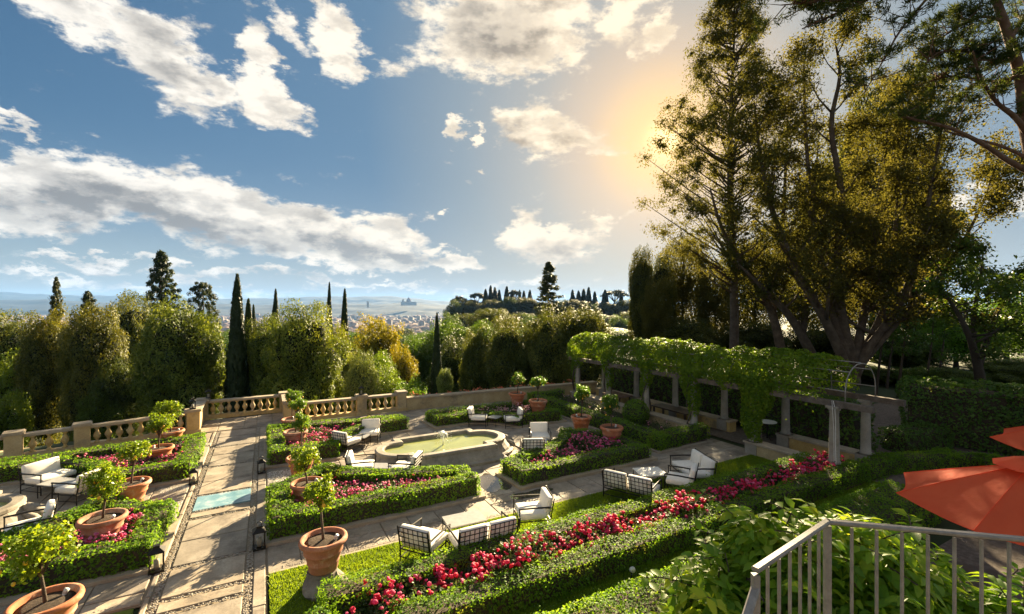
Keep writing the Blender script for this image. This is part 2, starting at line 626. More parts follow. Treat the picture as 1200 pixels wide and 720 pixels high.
M_TERRA = stone('terracotta', [(.30, .105, .055), (.42, .165, .085), (.50, .235, .14)], 3.0, .85, .34, .3, .006,
                stain=(.50, .36, .27), stain_scale=2.2)
M_SOIL = stone('soil', [(.035, .024, .016), (.07, .048, .032), (.11, .08, .055)], 14.0, .98, .2, .9, .03)
M_GRAVEL = stone('gravel', [(.085, .064, .05), (.14, .11, .088), (.22, .185, .155)], 9.0, .95, 0.0, .9, .03, stain=(.085, .065, .05), stain_scale=.6)
M_TERRAIN = stone('terrain', [(.022, .034, .014), (.034, .048, .018), (.052, .064, .026)], .05, .95, 0.0, .2, .1)
M_LAWN = stone('lawn_soil', [(.06, .10, .014), (.09, .145, .018), (.13, .19, .025)], 3.0, .95, 0.0, .5, .02)
M_HILL = stone('hill', [(.005, .010, .012), (.012, .019, .018), (.032, .036, .03)], .010, .95, 0.0, .0, .1)
M_OLDWOOD = stone('weathered_beam', [(.075, .06, .048), (.125, .10, .082), (.20, .17, .145)], 5.0, .9, .1, .6, .01)
M_IRON = plain('dark_iron', (.02, .018, .016), .5, .5, .6)
M_GREYIRON = plain('grey_painted_iron', (.22, .205, .185), .55, .4, 0.0, .18, 14.0, .25, .004)
M_RAIL = plain('railing_paint', (.23, .21, .19), .5, .4, 0.0, .22, 20.0, .3, .002)
M_CUSHION = plain('cushion_canvas', (.74, .71, .65), .9, .2, 0.0, .05, 18.0, .2, .003)
M_TABLETOP = plain('grey_tabletop', (.30, .30, .29), .35, .5, 0.0, .1)
M_WHITETOP = plain('white_tabletop', (.70, .70, .66), .4, .5, 0.0, .05)
M_LEMONSKIN = plain('lemon_skin', (.75, .42, .03), .45, .4, 0.0, .2)
M_WAX = plain('candle_wax', (.80, .74, .58), .5, .3)
M_DARKWOOD = plain('dark_wood', (.05, .034, .024), .35, .5, 0.0, .3, 6.0)
M_WHITEMETAL = plain('white_spot_lamp', (.62, .62, .60), .4, .5, .2)
M_CABLE = plain('white_cable', (.72, .72, .70), .5, .4)


def canvas_mat():
    m, t, out = material('red_parasol_canvas')
    g = t.node('ShaderNodeTexCoord').outputs['Object']
    n = t.noise(g, 3.0, 4, .5)
    c = t.mix(t.rng(n, .3, .7), (.84, .115, .04), (.90, .15, .055))
    p = t.node('ShaderNodeBsdfPrincipled')
    t.l.new(c, p.inputs['Base Color'])
    p.inputs['Roughness'].default_value = .85
    weave = t.noise(g, 160.0, 2, .5)
    wr = t.noise(t.v('MULTIPLY', g, (1.0, 1.0, .3)), 5.0, 3, .5)
    b = t.node('ShaderNodeBump')
    b.inputs['Strength'].default_value = .7
    b.inputs['Distance'].default_value = .03
    t.l.new(t.m('ADD', wr, t.m('MULTIPLY', weave, .06)), b.inputs['Height'])
    t.l.new(b.outputs[0], p.inputs['Normal'])
    tr = t.node('ShaderNodeBsdfTranslucent')
    tr.inputs['Color'].default_value = (1.0, .17, .04, 1)
    mx = t.node('ShaderNodeMixShader')
    mx.inputs[0].default_value = .42
    t.l.new(p.outputs[0], mx.inputs[1])
    t.l.new(tr.outputs[0], mx.inputs[2])
    t.l.new(mx.outputs[0], out.inputs['Surface'])
    return m


def petal_mat(name, cols):
    m, t, out = material(name)
    geo = t.node('ShaderNodeNewGeometry')
    c = t.ramp(geo.outputs['Random Per Island'], [(i / (len(cols) - 1), k) for i, k in enumerate(cols)])
    p = t.node('ShaderNodeBsdfPrincipled')
    t.l.new(c, p.inputs['Base Color'])
    p.inputs['Roughness'].default_value = .7
    tr = t.node('ShaderNodeBsdfTranslucent')
    t.l.new(c, tr.inputs['Color'])
    mx = t.node('ShaderNodeMixShader')
    mx.inputs[0].default_value = .35
    t.l.new(p.outputs[0], mx.inputs[1])
    t.l.new(tr.outputs[0], mx.inputs[2])
    t.l.new(mx.outputs[0], out.inputs['Surface'])
    return m


def water_mat(name, deep, rough=.03, bump=.25, scale=5.0):
    m, t, out = material(name)
    g = t.node('ShaderNodeNewGeometry').outputs['Position']
    n = t.noise(g, scale, 3, .55)
    col = t.mix(t.rng(t.noise(g, 1.2, 3, .5), .3, .7), tuple(v * .75 for v in deep), deep)
    p = principled(t, out, col, rough, .8, 0.0, bump=n, bump_s=bump, bump_d=.02)
    p.inputs['IOR'].default_value = 1.8
    return m


def glass_mat():
    m, t, out = material('lantern_glass')
    gl = t.node('ShaderNodeBsdfGlass')
    gl.inputs['Roughness'].default_value = .02
    gl.inputs['IOR'].default_value = 1.1
    tp = t.node('ShaderNodeBsdfTransparent')
    mx = t.node('ShaderNodeMixShader')
    mx.inputs[0].default_value = .6
    t.l.new(gl.outputs[0], mx.inputs[1])
    t.l.new(tp.outputs[0], mx.inputs[2])
    t.l.new(mx.outputs[0], out.inputs['Surface'])
    return m


M_CANVAS = canvas_mat()
M_PINK = petal_mat('pink_petals', [(.62, .05, .22), (.70, .08, .30), (.72, .22, .38), (.66, .03, .10), (.78, .38, .50)])
M_RED = petal_mat('red_petals', [(.62, .014, .06), (.72, .025, .12), (.66, .01, .03), (.74, .07, .24), (.70, .02, .08), (.76, .16, .34)])
M_BLUSH = petal_mat('blush_petals', [(.72, .40, .36), (.78, .52, .50), (.68, .20, .30), (.80, .62, .56)])
M_ORANGE = petal_mat('orange_petals', [(.70, .20, .06), (.75, .30, .14), (.66, .12, .08)])
M_POOL = water_mat('pool_water', (.34, .37, .13), .02, .22, 9.0)
M_WETSTONE = water_mat('rain_puddle', (.10, .085, .065), .04, .03, 2.0)
M_BLUEPANE = stone('pale_blue_pane', [(.10, .24, .31), (.18, .34, .41), (.52, .60, .60)], 3.2, .10, 0.0, .05, .002)
M_JET = plain('fountain_spray', (.85, .87, .88), .2, .6)
M_GLASS = glass_mat()

# ================================================================== THE SETTING
def sstep(x, a, b):
    t = np.clip((x - a) / (b - a), 0, 1)
    return t * t * (3 - 2 * t)


def terrain_z(x, y):
    x, y = np.asarray(x, float), np.asarray(y, float)
    dep = x * SIN + y * COS
    lat = x * COS - y * SIN
    out = np.maximum(y - 25.2, np.maximum(-16 - x, 0))
    out = np.where((x > -3.4) & (x < 1.6), np.maximum(y - 27.6, 0), out)
    wood = sstep(np.arctan2(lat, np.maximum(dep, .01)), math.radians(9), math.radians(20)) * (dep > 0)
    wood = np.where(x > 19.5, np.maximum(wood, sstep(x, 19.5, 22)), wood)
    wood = wood * (1 - sstep(dep, 70, 140))
    drop = 4.5 * sstep(out, .2, 3) + 5 * sstep(out, 3, 70) + 32 * sstep(out, 60, 320) + 66 * sstep(out, 300, 1500)
    z = -.08 - drop * (1 - .93 * wood)
    g = np.exp(-(((lat - 20) / 70) ** 4) - ((dep - 330) / 90) ** 4)
    z = z + g * (-4.0 - z)
    g = np.exp(-(((lat - 150) / 90) ** 4) - ((dep - 420) / 120) ** 4)
    z = z + g * (-8 - z)
    return z


def build_terrain():
    na, nr = 300, 130
    rad = 1.5 * (12500 / 1.5) ** (np.arange(nr) / (nr - 1))
    ang = np.linspace(0, 2 * math.pi, na, endpoint=False)
    X = np.concatenate([[0], (rad[:, None] * np.sin(ang)).ravel()])
    Y = np.concatenate([[0], (rad[:, None] * np.cos(ang)).ravel()])
    Z = terrain_z(X, Y)
    V = np.stack([X, Y, Z], 1)
    F = []
    i = np.arange(nr - 1)[:, None] * na
    k = np.arange(na)[None, :]
    a = 1 + i + k
    b = 1 + i + (k + 1) % na
    F = np.stack([a, a + na, b + na, b], -1).reshape(-1, 4)
    C = np.stack([np.zeros(na, int), 1 + np.arange(na), 1 + (np.arange(na) + 1) % na, np.zeros(na, int)], 1)
    me = mesh_np('ground', V, F, M_TERRAIN, True)
    o = link('ground', me)
    tag(o, 'green sloping ground falling away from the garden terrace', kind='structure')


build_terrain()


def sheet(name, poly, z, mat, label, thick=.02):
    o = MB().prism(poly, z - thick, z).build(name, mat)
    tag(o, label, kind='structure')
    return o


def hills(name, d, tops, base_z, label, back, seed, amp):
    px = np.linspace(-260, 1500, 300)
    ty = np.interp(px, [p for p, _ in tops], [v for _, v in tops])
    rows = 26
    u = np.linspace(0, 1, rows)
    V = np.zeros((rows + 6, len(px), 3))
    r = (px - 600) / FPX
    for j in range(rows + 6):
        if j < rows:
            dd = d * (.72 + .28 * u[j])
            f = u[j] ** 1.1
        else:
            q = (j - rows + 1) / 6
            dd = d * (1 + back * q)
            f = 1 - q * .8
        top = EYE + (358 - ty) * d / FPX
        x = dd * SIN + r * dd * COS
        y = dd * COS - r * dd * SIN
        pts = np.stack([x, y, np.full_like(x, j * 40.0)], 1)
        nz = smooth_noise(pts, seed, .004) * amp + smooth_noise(pts, seed + 3, .014) * amp * .45 + smooth_noise(pts, seed + 5, .05) * amp * .18
        V[j, :, 0], V[j, :, 1] = x, y
        V[j, :, 2] = base_z + (top - base_z) * f + nz * (.25 + .9 * f * (1 - f)) * 1.0
    n = len(px)
    i = np.arange(rows + 5)[:, None] * n
    k = np.arange(n - 1)[None, :]
    F = np.stack([i + k, i + k + 1, i + n + k + 1, i + n + k], -1).reshape(-1, 4)
    o = link(name, mesh_np(name, V.reshape(-1, 3), F, M_HILL, True))
    tag(o, label, kind='structure')


hills('hills', 8800, [(-260, 340), (0, 342), (50, 345.5), (100, 347), (165, 346), (220, 349), (270, 351), (330, 349.5), (385, 347),
                      (410, 348), (450, 346.5), (480, 349.5), (520, 353.5), (560, 356), (700, 357), (1500, 352)], -108,
      'far blue hill range along the horizon', .2, 3, 60)
hills('hills', 5600, [(-260, 350), (0, 352), (60, 351), (130, 355), (200, 354), (300, 357.5), (400, 356), (440, 356.5), (479, 354), (505, 357),
                      (545, 361), (620, 366), (900, 366), (1500, 364)], -108,
      'nearer hazy ridge below the far hills', .15, 8, 34)


def build_city():
    wall_m = stone('city_walls', [(.18, .16, .14), (.30, .27, .24), (.42, .39, .35)], .03, .9, 0, .0, .1)
    roof_m = stone('city_roofs', [(.15, .09, .07), (.20, .125, .095), (.25, .17, .13)], .03, .9, 0, .0, .1)
    r = np.random.default_rng(5)
    W, R = [], []
    wv, wf, rv, rf = [], [], [], []
    for i in range(3400):
        d = 1500 + 3600 * r.random() ** 1.2
        px = r.uniform(-60, 620)
        x, y = spot(px, d)
        z = float(terrain_z(x, y)) - 1
        a, b = r.uniform(9, 26), r.uniform(9, 20)
        h = r.uniform(9, 22)
        if r.random() < .03:
            a, b, h = a * .6, b * .6, h * 2.2
        t = r.uniform(0, math.pi)
        c, s = math.cos(t), math.sin(t)
        q = [(-a, -b), (a, -b), (a, b), (-a, b)]
        q = [(x + u * c - v * s, y + u * s + v * c) for u, v in q]
        n = len(wv)
        wv += [(u, v, z) for u, v in q] + [(u, v, z + h) for u, v in q]
        wf += [(n, n + 1, n + 5, n + 4), (n + 1, n + 2, n + 6, n + 5), (n + 2, n + 3, n + 7, n + 6), (n + 3, n, n + 4, n + 7)]
        n = len(rv)
        k = max(.0, 1 - b / a) if a > b else 0
        e = 1.1
        q2 = [(-a * e, -b * e), (a * e, -b * e), (a * e, b * e), (-a * e, b * e)]
        q2 = [(x + u * c - v * s, y + u * s + v * c) for u, v in q2]
        rv += [(u, v, z + h) for u, v in q2]
        rv += [(x - a * k * c, y - a * k * s, z + h + 5), (x + a * k * c, y + a * k * s, z + h + 5)]
        rf += [(n, n + 1, n + 5, n + 4), (n + 2, n + 3, n + 4, n + 5), (n + 1, n + 2, n + 5, n + 5), (n + 3, n, n + 4, n + 4)]
    root = link('city', mesh_np('city', wv, np.array(wf), wall_m))
    tag(root, 'pale city houses with red tiled roofs in the valley', kind='stuff')
    mb = MB()
    mb.v = rv
    mb.f = [tuple(dict.fromkeys(f)) for f in rf]
    mb.build('roofs', roof_m, root)['kind'] = 'stuff'
    # domed church on the ridge and a lone tower
    x, y = spot(479, 4700)
    zt = height_at(355.5, 4700)
    c = empty('domed_church', (x, y, zt - 25))
    tag(c, 'domed church silhouette on the hazy ridge', 'church')
    MB().box((0, 0, 20), (150, 50, 40)).build('nave', wall_m, c)
    MB().lathe([(24, 35), (24, 52), (21, 64), (14, 73), (5, 78), (3, 88), (0.2, 92)], 16).build('dome', roof_m, c, True)
    MB().box((-60, 0, 32), (16, 16, 64)).build('bell_tower', wall_m, c)
    x, y = spot(431, 4300)
    zt = height_at(353, 4300)
    c = empty('stone_tower', (x, y, zt - 62))
    tag(c, 'lone square tower rising from the hazy city', 'tower')
    MB().box((0, 0, 26), (17, 17, 52)).build('shaft', wall_m, c)
    MB().box((0, 0, 55), (21, 21, 6)).build('crenellated_top', wall_m, c)


build_city()

# ---- garden sheets
PAVE_POLY = [(-14, 10.8), (-2.06, 10.8), (-2.06, 3.0), (.02, 3.0), (.02, 10.8), (16.6, 10.8), (16.6, 13.2), (16.0, 13.2), (16.0, 23.6), (6.5, 24.0),
             (1.2, 24.0), (1.2, 26.6), (-3.0, 26.6), (-3.0, 24.2), (-8.6, 22.9), (-14, 21.5)]
paving = sheet('terrace_paving', PAVE_POLY, -.03, M_PAVEBED, 'worn stone paving of the garden terrace')
sheet('gravel', [(12.2, -9), (42, -9), (42, 13), (19.5, 13), (19.5, 24), (16.4, 24), (16.1, 24), (16.1, 13.25), (17.0, 13.25), (17.0, 4.6), (12.2, 4.6)], -.022, M_GRAVEL,
      'brown gravel under the pergola and round the parasols')
LAWN1 = [(.06, 8.9), (16.2, 8.9), (16.2, 10.72), (.06, 10.72)]
LAWN2 = [(.06, 4.0), (17.0, 5.8), (17.0, 8.9), (.06, 8.9)]
LAWN3 = [(-14, 3.0), (-2.15, 3.0), (-2.15, 10.72), (-14, 10.72)]
sheet('lawn', LAWN1, .0, M_LAWN, 'bright green lawn strip with white armchairs on it', .06)
sheet('lawn', LAWN2, -.006, M_LAWN, 'shaded grass strip between the long clipped hedges', .06)
sheet('lawn', LAWN3, .0, M_LAWN, 'green lawn corner beyond the stone path', .06)
MB().box((8.15, 10.76, -.01), (16.2, .07, .05)).build('lawn_kerb', M_COPING)['kind'] = 'structure'

# ---- beds (outlines of the clipped hedges)
BED_A = [(.05, 12.1), (5.5, 12.1), (5.6, 13.4), (4.6, 13.75), (3.2, 14.25), (2.2, 15.0), (1.65, 15.75), (.05, 14.4)]
BED_B = [(.05, 17.75), (2.3, 17.6), (2.9, 18.8), (4.1, 20.0), (5.65, 20.05), (5.55, 21.0), (.05, 21.75)]
mirx = lambda poly, c: [(2 * c - x, y) for x, y in poly]
BED_D = mirx(BED_A, 6.2)
BED_C = [(6.7, 21.3), (6.8, 19.85), (8.5, 19.9), (9.5, 19.3), (10.2, 18.2), (12.6, 18.1), (12.5, 21.3)]
BED_L1 = mirx(BED_A, -1.02)
BED_L2 = mirx(BED_B, -1.02)


def ccw(poly):
    a = sum(poly[i][0] * poly[(i + 1) % len(poly)][1] - poly[(i + 1) % len(poly)][0] * poly[i][1] for i in range(len(poly)))
    return poly if a > 0 else poly[::-1]


def inset(poly, d):
    """offset a ccw polygon inwards (negative: outwards)"""
    n = len(poly)
    out = []
    for i in range(n):
        p0, p1, p2 = Vector(poly[i - 1]), Vector(poly[i]), Vector(poly[(i + 1) % n])
        e1, e2 = (p1 - p0).normalized(), (p2 - p1).normalized()
        n1, n2 = Vector((-e1.y, e1.x)), Vector((-e2.y, e2.x))
        b = n1 + n2
        b = b / max(.25, b.length_squared) * 2 if b.length > 1e-6 else n1
        q = p1 + b * d
        out.append((q.x, q.y))
    return out


def inside(poly, x, y):
    x, y = np.asarray(x), np.asarray(y)
    c = np.zeros(x.shape, bool)
    n = len(poly)
    for i in range(n):
        x0, y0 = poly[i]
        x1, y1 = poly[(i + 1) % n]
        with np.errstate(divide='ignore', invalid='ignore'):
            h = ((y0 > y) != (y1 > y)) & (x < (x1 - x0) * (y - y0) / (y1 - y0 + 1e-12) + x0)
        c ^= h
    return c


def edge_dist(poly, x, y):
    best = np.full(np.shape(x), 1e9)
    n = len(poly)
    for i in range(n):
        x0, y0 = poly[i]
        x1, y1 = poly[(i + 1) % n]
        dx, dy = x1 - x0, y1 - y0
        t = np.clip(((x - x0) * dx + (y - y0) * dy) / (dx * dx + dy * dy), 0, 1)
        best = np.minimum(best, np.hypot(x - x0 - t * dx, y - y0 - t * dy))
    return best


BEDS = {'A': BED_A, 'B': BED_B, 'C': BED_C, 'D': BED_D, 'L1': BED_L1, 'L2': BED_L2}
BEDS = {k: ccw(v) for k, v in BEDS.items()}
E_LINE = [(15.2, 22.4), (13.45, 22.2), (13.45, 12.85), (15.9, 13.0)]
E_SOIL = ccw([(13.1, 12.55), (16.0, 12.55), (16.0, 22.8), (13.1, 22.8)])
for nm, poly in BEDS.items():
    kb = MB().prism(inset(poly, -.13), -.05, .07).build('bed_kerb', M_COPING)
    kb['kind'] = 'structure'
    MB().prism(inset(poly, .06), .0, .10).build('soil', M_SOIL, kb)
kb = MB().prism(inset(E_SOIL, -.10), -.05, .06).build('bed_kerb', M_COPING)
kb['kind'] = 'structure'
MB().prism(inset(E_SOIL, .06), .0, .085).build('soil', M_SOIL, kb)
# long rose border
MB().prism([(.5, 7.3), (17.0, 7.3), (17.0, 9.0), (.5, 9.0)], -.02, .03).build('border_soil', M_SOIL)['kind'] = 'structure'


# ---- paving slabs
def fount_hit(x, y):
    return ((x - 5.95) / 2.6) ** 2 + ((y - 16.1) / 1.5) ** 2 < 1 or ((x + 8.0) / 2.6) ** 2 + ((y - 16.1) / 1.5) ** 2 < 1


def split(rect, out, lo, hi, r):
    x0, x1, y0, y1 = rect
    w, h = x1 - x0, y1 - y0
    if w > hi or (w > lo * 2.0 and w >= h and r.random() < .6):
        c = x0 + w * r.uniform(.38, .62) if w < 3 * hi else x0 + w * .5
        split((x0, c, y0, y1), out, lo, hi, r)
        split((c, x1, y0, y1), out, lo, hi, r)
    elif h > hi or (h > lo * 2.0 and r.random() < .5):
        c = y0 + h * r.uniform(.38, .62) if h < 3 * hi else y0 + h * .5
        split((x0, x1, y0, c), out, lo, hi, r)
        split((x0, x1, c, y1), out, lo, hi, r)
    else:
        out.append(rect)


STRIPS = [8.2, 10.25, 10.72, 11.95, 14.45, 14.95, 16.1, 18.8, 21.3]
PANE = (-1.76, -.40, 15.0, 16.05)


def slab_mb(mb, rect, r, gap=.005):
    x0, x1, y0, y1 = rect
    g = gap
    j = lambda: r.uniform(-.012, .012)
    q = [(x0 + g + abs(j()), y0 + g + abs(j())), (x1 - g - abs(j()), y0 + g + abs(j())), (x1 - g - abs(j()), y1 - g - abs(j())), (x0 + g + abs(j()), y1 - g - abs(j()))]
    zt = r.uniform(-.004, .006)
    tilt = [zt + r.uniform(-.003, .003) for _ in range(4)]
    c = .012
    cx, cy = (x0 + x1) / 2, (y0 + y1) / 2
    ins = [(x + math.copysign(c, cx - x), y + math.copysign(c, cy - y)) for x, y in q]
    vs = [(x, y, -.035) for x, y in q] + [(x, y, t - .008) for (x, y), t in zip(q, tilt)] + [(x, y, t) for (x, y), t in zip(ins, tilt)]
    fs = [(i, (i + 1) % 4, 4 + (i + 1) % 4, 4 + i) for i in range(4)] + [(4 + i, 4 + (i + 1) % 4, 8 + (i + 1) % 4, 8 + i) for i in range(4)] + [(8, 9, 10, 11)]
    mb.add(vs, fs)


def build_slabs():
    r = random.Random(21)
    rects = []
    # centre of the path in framed panels
    ys = [3.2] + STRIPS + [24.0]
    for a, b in zip(ys[:-1], ys[1:]):
        if b - a < .3 or (a < 15.5 < b):
            continue
        split((-1.78, -.39, a + .07, b - .07), rects, .75, 1.6, r)
    for y0 in np.arange(3.2, 24.0, 1.3):           # margins of the path
        rects.append((-2.05, -1.94, y0, min(24.0, y0 + 1.3)))
        rects.append((-.24, .0, y0, min(24.0, y0 + 1.3)))
    split((-2.95, 1.15, 24.05, 26.6), rects, .6, 1.1, r)
    rest = []
    split((.02, 13.0, 10.82, 11.95), rest, .55, 1.3, r)
    split((13.0, 16.5, 10.82, 12.4), rest, .6, 1.3, r)
    split((.02, 13.05, 11.97, 24.0), rest, .6, 1.15, r)
    split((-9.2, -2.08, 10.82, 11.95), rest, .55, 1.3, r)
    split((-9.2, -2.08, 11.97, 23.0), rest, .65, 1.2, r)
    allb = [inset(p, -.1) for p in BEDS.values()]
    for q in rest:
        cx, cy = (q[0] + q[2 - 1]) / 2, (q[2] + q[3]) / 2
        if fount_hit(cx, cy):
            continue
        cs = [(q[0], q[2]), (q[1], q[2]), (q[1], q[3]), (q[0], q[3])]
        if any(all(bool(inside(b, np.array(x), np.array(y))) for x, y in cs) for b in allb):
            continue
        rects.append(q)
    # keep the largest in the picture as single slabs
    def seen(q):
        cx, cy = (q[0] + q[1]) / 2, (q[2] + q[3]) / 2
        d = cx * SIN + cy * COS
        lat = abs(cx * COS - cy * SIN) / max(d, .1)
        if d < 3 or lat > 1.25:
            return 0
        return (q[1] - q[0]) * (q[3] - q[2]) / d ** 3
    rects.sort(key=seen, reverse=True)
    for q in rects[:295]:
        mb = MB()
        slab_mb(mb, q, r)
        mb.build('slab', M_PAVE, paving)
    mb = MB()
    for q in rects[295:]:
        slab_mb(mb, q, r)
    if mb.v:
        mb.build('small_slabs', M_PAVE, paving)['kind'] = 'stuff'


build_slabs()


def pebbles(name, rects, mat, size, parent, seed, dens=1.0):
    r = np.random.default_rng(seed)
    P = []
    for x0, x1, y0, y1 in rects:
        n = int((x1 - x0) * (y1 - y0) / (size * size) * dens)
        P.append(np.stack([r.uniform(x0, x1, n), r.uniform(y0, y1, n), np.full(n, -.006)], 1))
    P = np.concatenate(P)
    n = len(P)
    a = r.uniform(0, 6.28, n)
    s = size * r.uniform(.38, .6, n)
    e = r.uniform(.6, 1, n)
    ring = []
    for k in range(5):
        t = a + 2 * math.pi * k / 5
        ring.append(P + np.stack([np.cos(t) * s, np.sin(t) * s * e, np.zeros(n)], 1))
    top = P + np.stack([np.zeros(n), np.zeros(n), s * .8], 1)
    V = np.stack(ring + [top], 1).reshape(-1, 3)
    b = np.arange(n)[:, None] * 6
    F = np.concatenate([np.stack([b[:, 0] + k, b[:, 0] + (k + 1) % 5, b[:, 0] + 5], 1) for k in range(5)])
    o = link(name, mesh_np(name, V, F, mat, True), parent)
    o['kind'] = 'stuff'
    return o


strip_r = [(-1.91, -1.80, 3.2, 24.0), (-.37, -.26, 3.2, 24.0)] + [(-1.79, -.38, y - .045, y + .045) for y in STRIPS]
strip_r += [(.3, 12.0, 10.84, 10.95), (2.2, 2.3, 10.95, 12.0), (2.7, 2.8, 10.95, 12.0), (-9, -2.1, 10.84, 10.95), (6.2, 6.32, 11.0, 14.4),
            (-4.3, -4.2, 10.95, 11.95), (-4.8, -4.7, 10.95, 11.95)]
pebbles('pebble_inlay', strip_r, M_PEBBLE, .045, paving, 4, 1.3)
pebbles('white_pebbles', [(.05, .75, 15.3, 17.3), (-2.8, -2.1, 15.3, 17.3)], M_PALEPEB, .04, paving, 5, 1.3)
# concentric pebble rings in the paving round the far basin
rr = np.random.default_rng(9)
ring_rects = []
for rad in (2.9, 3.15):
    for k in range(90):
        a = math.radians(-40 + k * 1.6)
        x, y = -8.0 + (rad + .6) * math.cos(a), 16.6 + rad * math.sin(a)
        ring_rects.append((x - .045, x + .045, y - .045, y + .045))
pebbles('pebble_ring', ring_rects, M_PEBBLE, .04, paving, 6, 1.4)

pane = MB().prism([(PANE[0], PANE[2]), (PANE[1], PANE[2] + .06), (PANE[1], PANE[3]), (PANE[0], PANE[3])], -.03, .004).build('glass_panel', M_BLUEPANE)
tag(pane, 'pale blue glossy panel set into the stone path', 'panel')


def puddle(cx, cy, a, b, seed, label):
    r = random.Random(seed)
    ph = [r.uniform(0, 6.28) for _ in range(4)]
    q = []
    for k in range(40):
        t = 2 * math.pi * k / 40
        s = 1 + .22 * math.sin(2 * t + ph[0]) + .14 * math.sin(3 * t + ph[1]) + .08 * math.sin(5 * t + ph[2])
        q.append((cx + a * s * math.cos(t), cy + b * s * math.sin(t)))
    o = MB().prism(q, .006, .0105).build('puddle', M_WETSTONE)
    tag(o, label, kind='structure')


puddle(6.3, 12.9, .36, .9, 3, 'wet shining slabs between the two rose beds')
puddle(6.9, 11.6, .6, .25, 4, 'small wet patch on the cross path')


# ---- retaining wall, balustrades
def baluster_mesh():
    prof = [(.085, 0), (.085, .05), (.05, .07), (.045, .12), (.075, .17), (.115, .25), (.12, .30), (.10, .36), (.055, .45), (.045, .52), (.06, .55), (.085, .57), (.085, .62)]
    return MB().lathe(prof, 10).mesh('baluster', M_OCHRE, True)


BALUSTER = baluster_mesh()


def pier(parent, x, y, rz, w=.46, h=.92):
    p = MB().box((x, y, h / 2), (w, w, h), rz).build('pier', M_OCHRE, parent)
    MB().box((x, y, .07), (w + .09, w + .09, .14), rz).build('base', M_OCHRE, p)
    MB().box((x, y, h + .04), (w + .12, w + .12, .08), rz).box((x, y, h + .095), (w + .06, w + .06, .03), rz).build('cap', M_COPING, p)
    return p


def balustrade(label, pts, group='stone balustrades'):
    root = empty('balustrade', (0, 0, 0))
    tag(root, label, 'balustrade', group)
    for i, (x, y) in enumerate(pts):
        j = min(i, len(pts) - 2)
        rz = math.atan2(pts[j + 1][1] - pts[j][1], pts[j + 1][0] - pts[j][0])
        pier(root, x, y, rz)
    for (x0, y0), (x1, y1) in zip(pts[:-1], pts[1:]):
        L = math.hypot(x1 - x0, y1 - y0)
        rz = math.atan2(y1 - y0, x1 - x0)
        ux, uy = (x1 - x0) / L, (y1 - y0) / L
        cx, cy = (x0 + x1) / 2, (y0 + y1) / 2
        MB().box((cx, cy, .09), (L - .46, .30, .18), rz).build('plinth', M_OCHRE, root)
        MB().box((cx, cy, .865), (L - .47, .34, .09), rz).box((cx, cy, .805), (L - .47, .26, .03), rz).build('coping', M_COPING, root)
        n = max(1, int((L - .5) / .33))
        for k in range(n):
            s = .26 + (L - .52) * (k + .5) / n
            o = link('baluster', BALUSTER, root, (x0 + ux * s, y0 + uy * s, .175))
            o.scale = (1, 1, 1)
    return root


balustrade('ochre stone balustrade running along the terrace behind the left bed', [(-11.5, 22.1), (-8.05, 23.1), (-6.3, 23.55), (-2.85, 24.35)])
balustrade('short stone balustrade closing the bay at the end of the path', [(-2.75, 26.85), (.85, 26.85)])
balustrade('ochre stone balustrade behind the pots and fountain bed', [(1.0, 24.2), (4.3, 24.2), (6.35, 24.2)])
for sx, lab in ((-2.78, 'left'), (.92, 'right')):
    x1 = -2.85 if sx < 0 else 1.0
    wl = MB().box((sx, 25.6, .45), (.34, 2.0, .90)).build('return_wall', M_OCHRE)
    MB().box((sx, 25.6, .93), (.46, 2.0, .08)).build('coping', M_COPING, wl)
    tag(wl, 'low return wall on the %s side of the stone bay' % lab, 'wall', 'bay return walls')
lw = empty('low_wall', (0, 0, 0))
tag(lw, 'long low ochre wall behind the far rose bed', 'wall')
L = math.hypot(12.2, .75)
rz = math.atan2(-.75, 12.2)
MB().box((12.72, 23.8, .28), (L, .36, .62), rz).build('wall', M_OCHRE, lw)
MB().box((12.72, 23.8, .63), (L, .50, .09), rz).build('coping', M_COPING, lw)
rw = MB().box((2, 25.0, -2.6), (34, .5, 5.0)).build('retaining_wall', M_OCHRE)
tag(rw, 'ochre retaining wall under the terrace edge', 'wall')


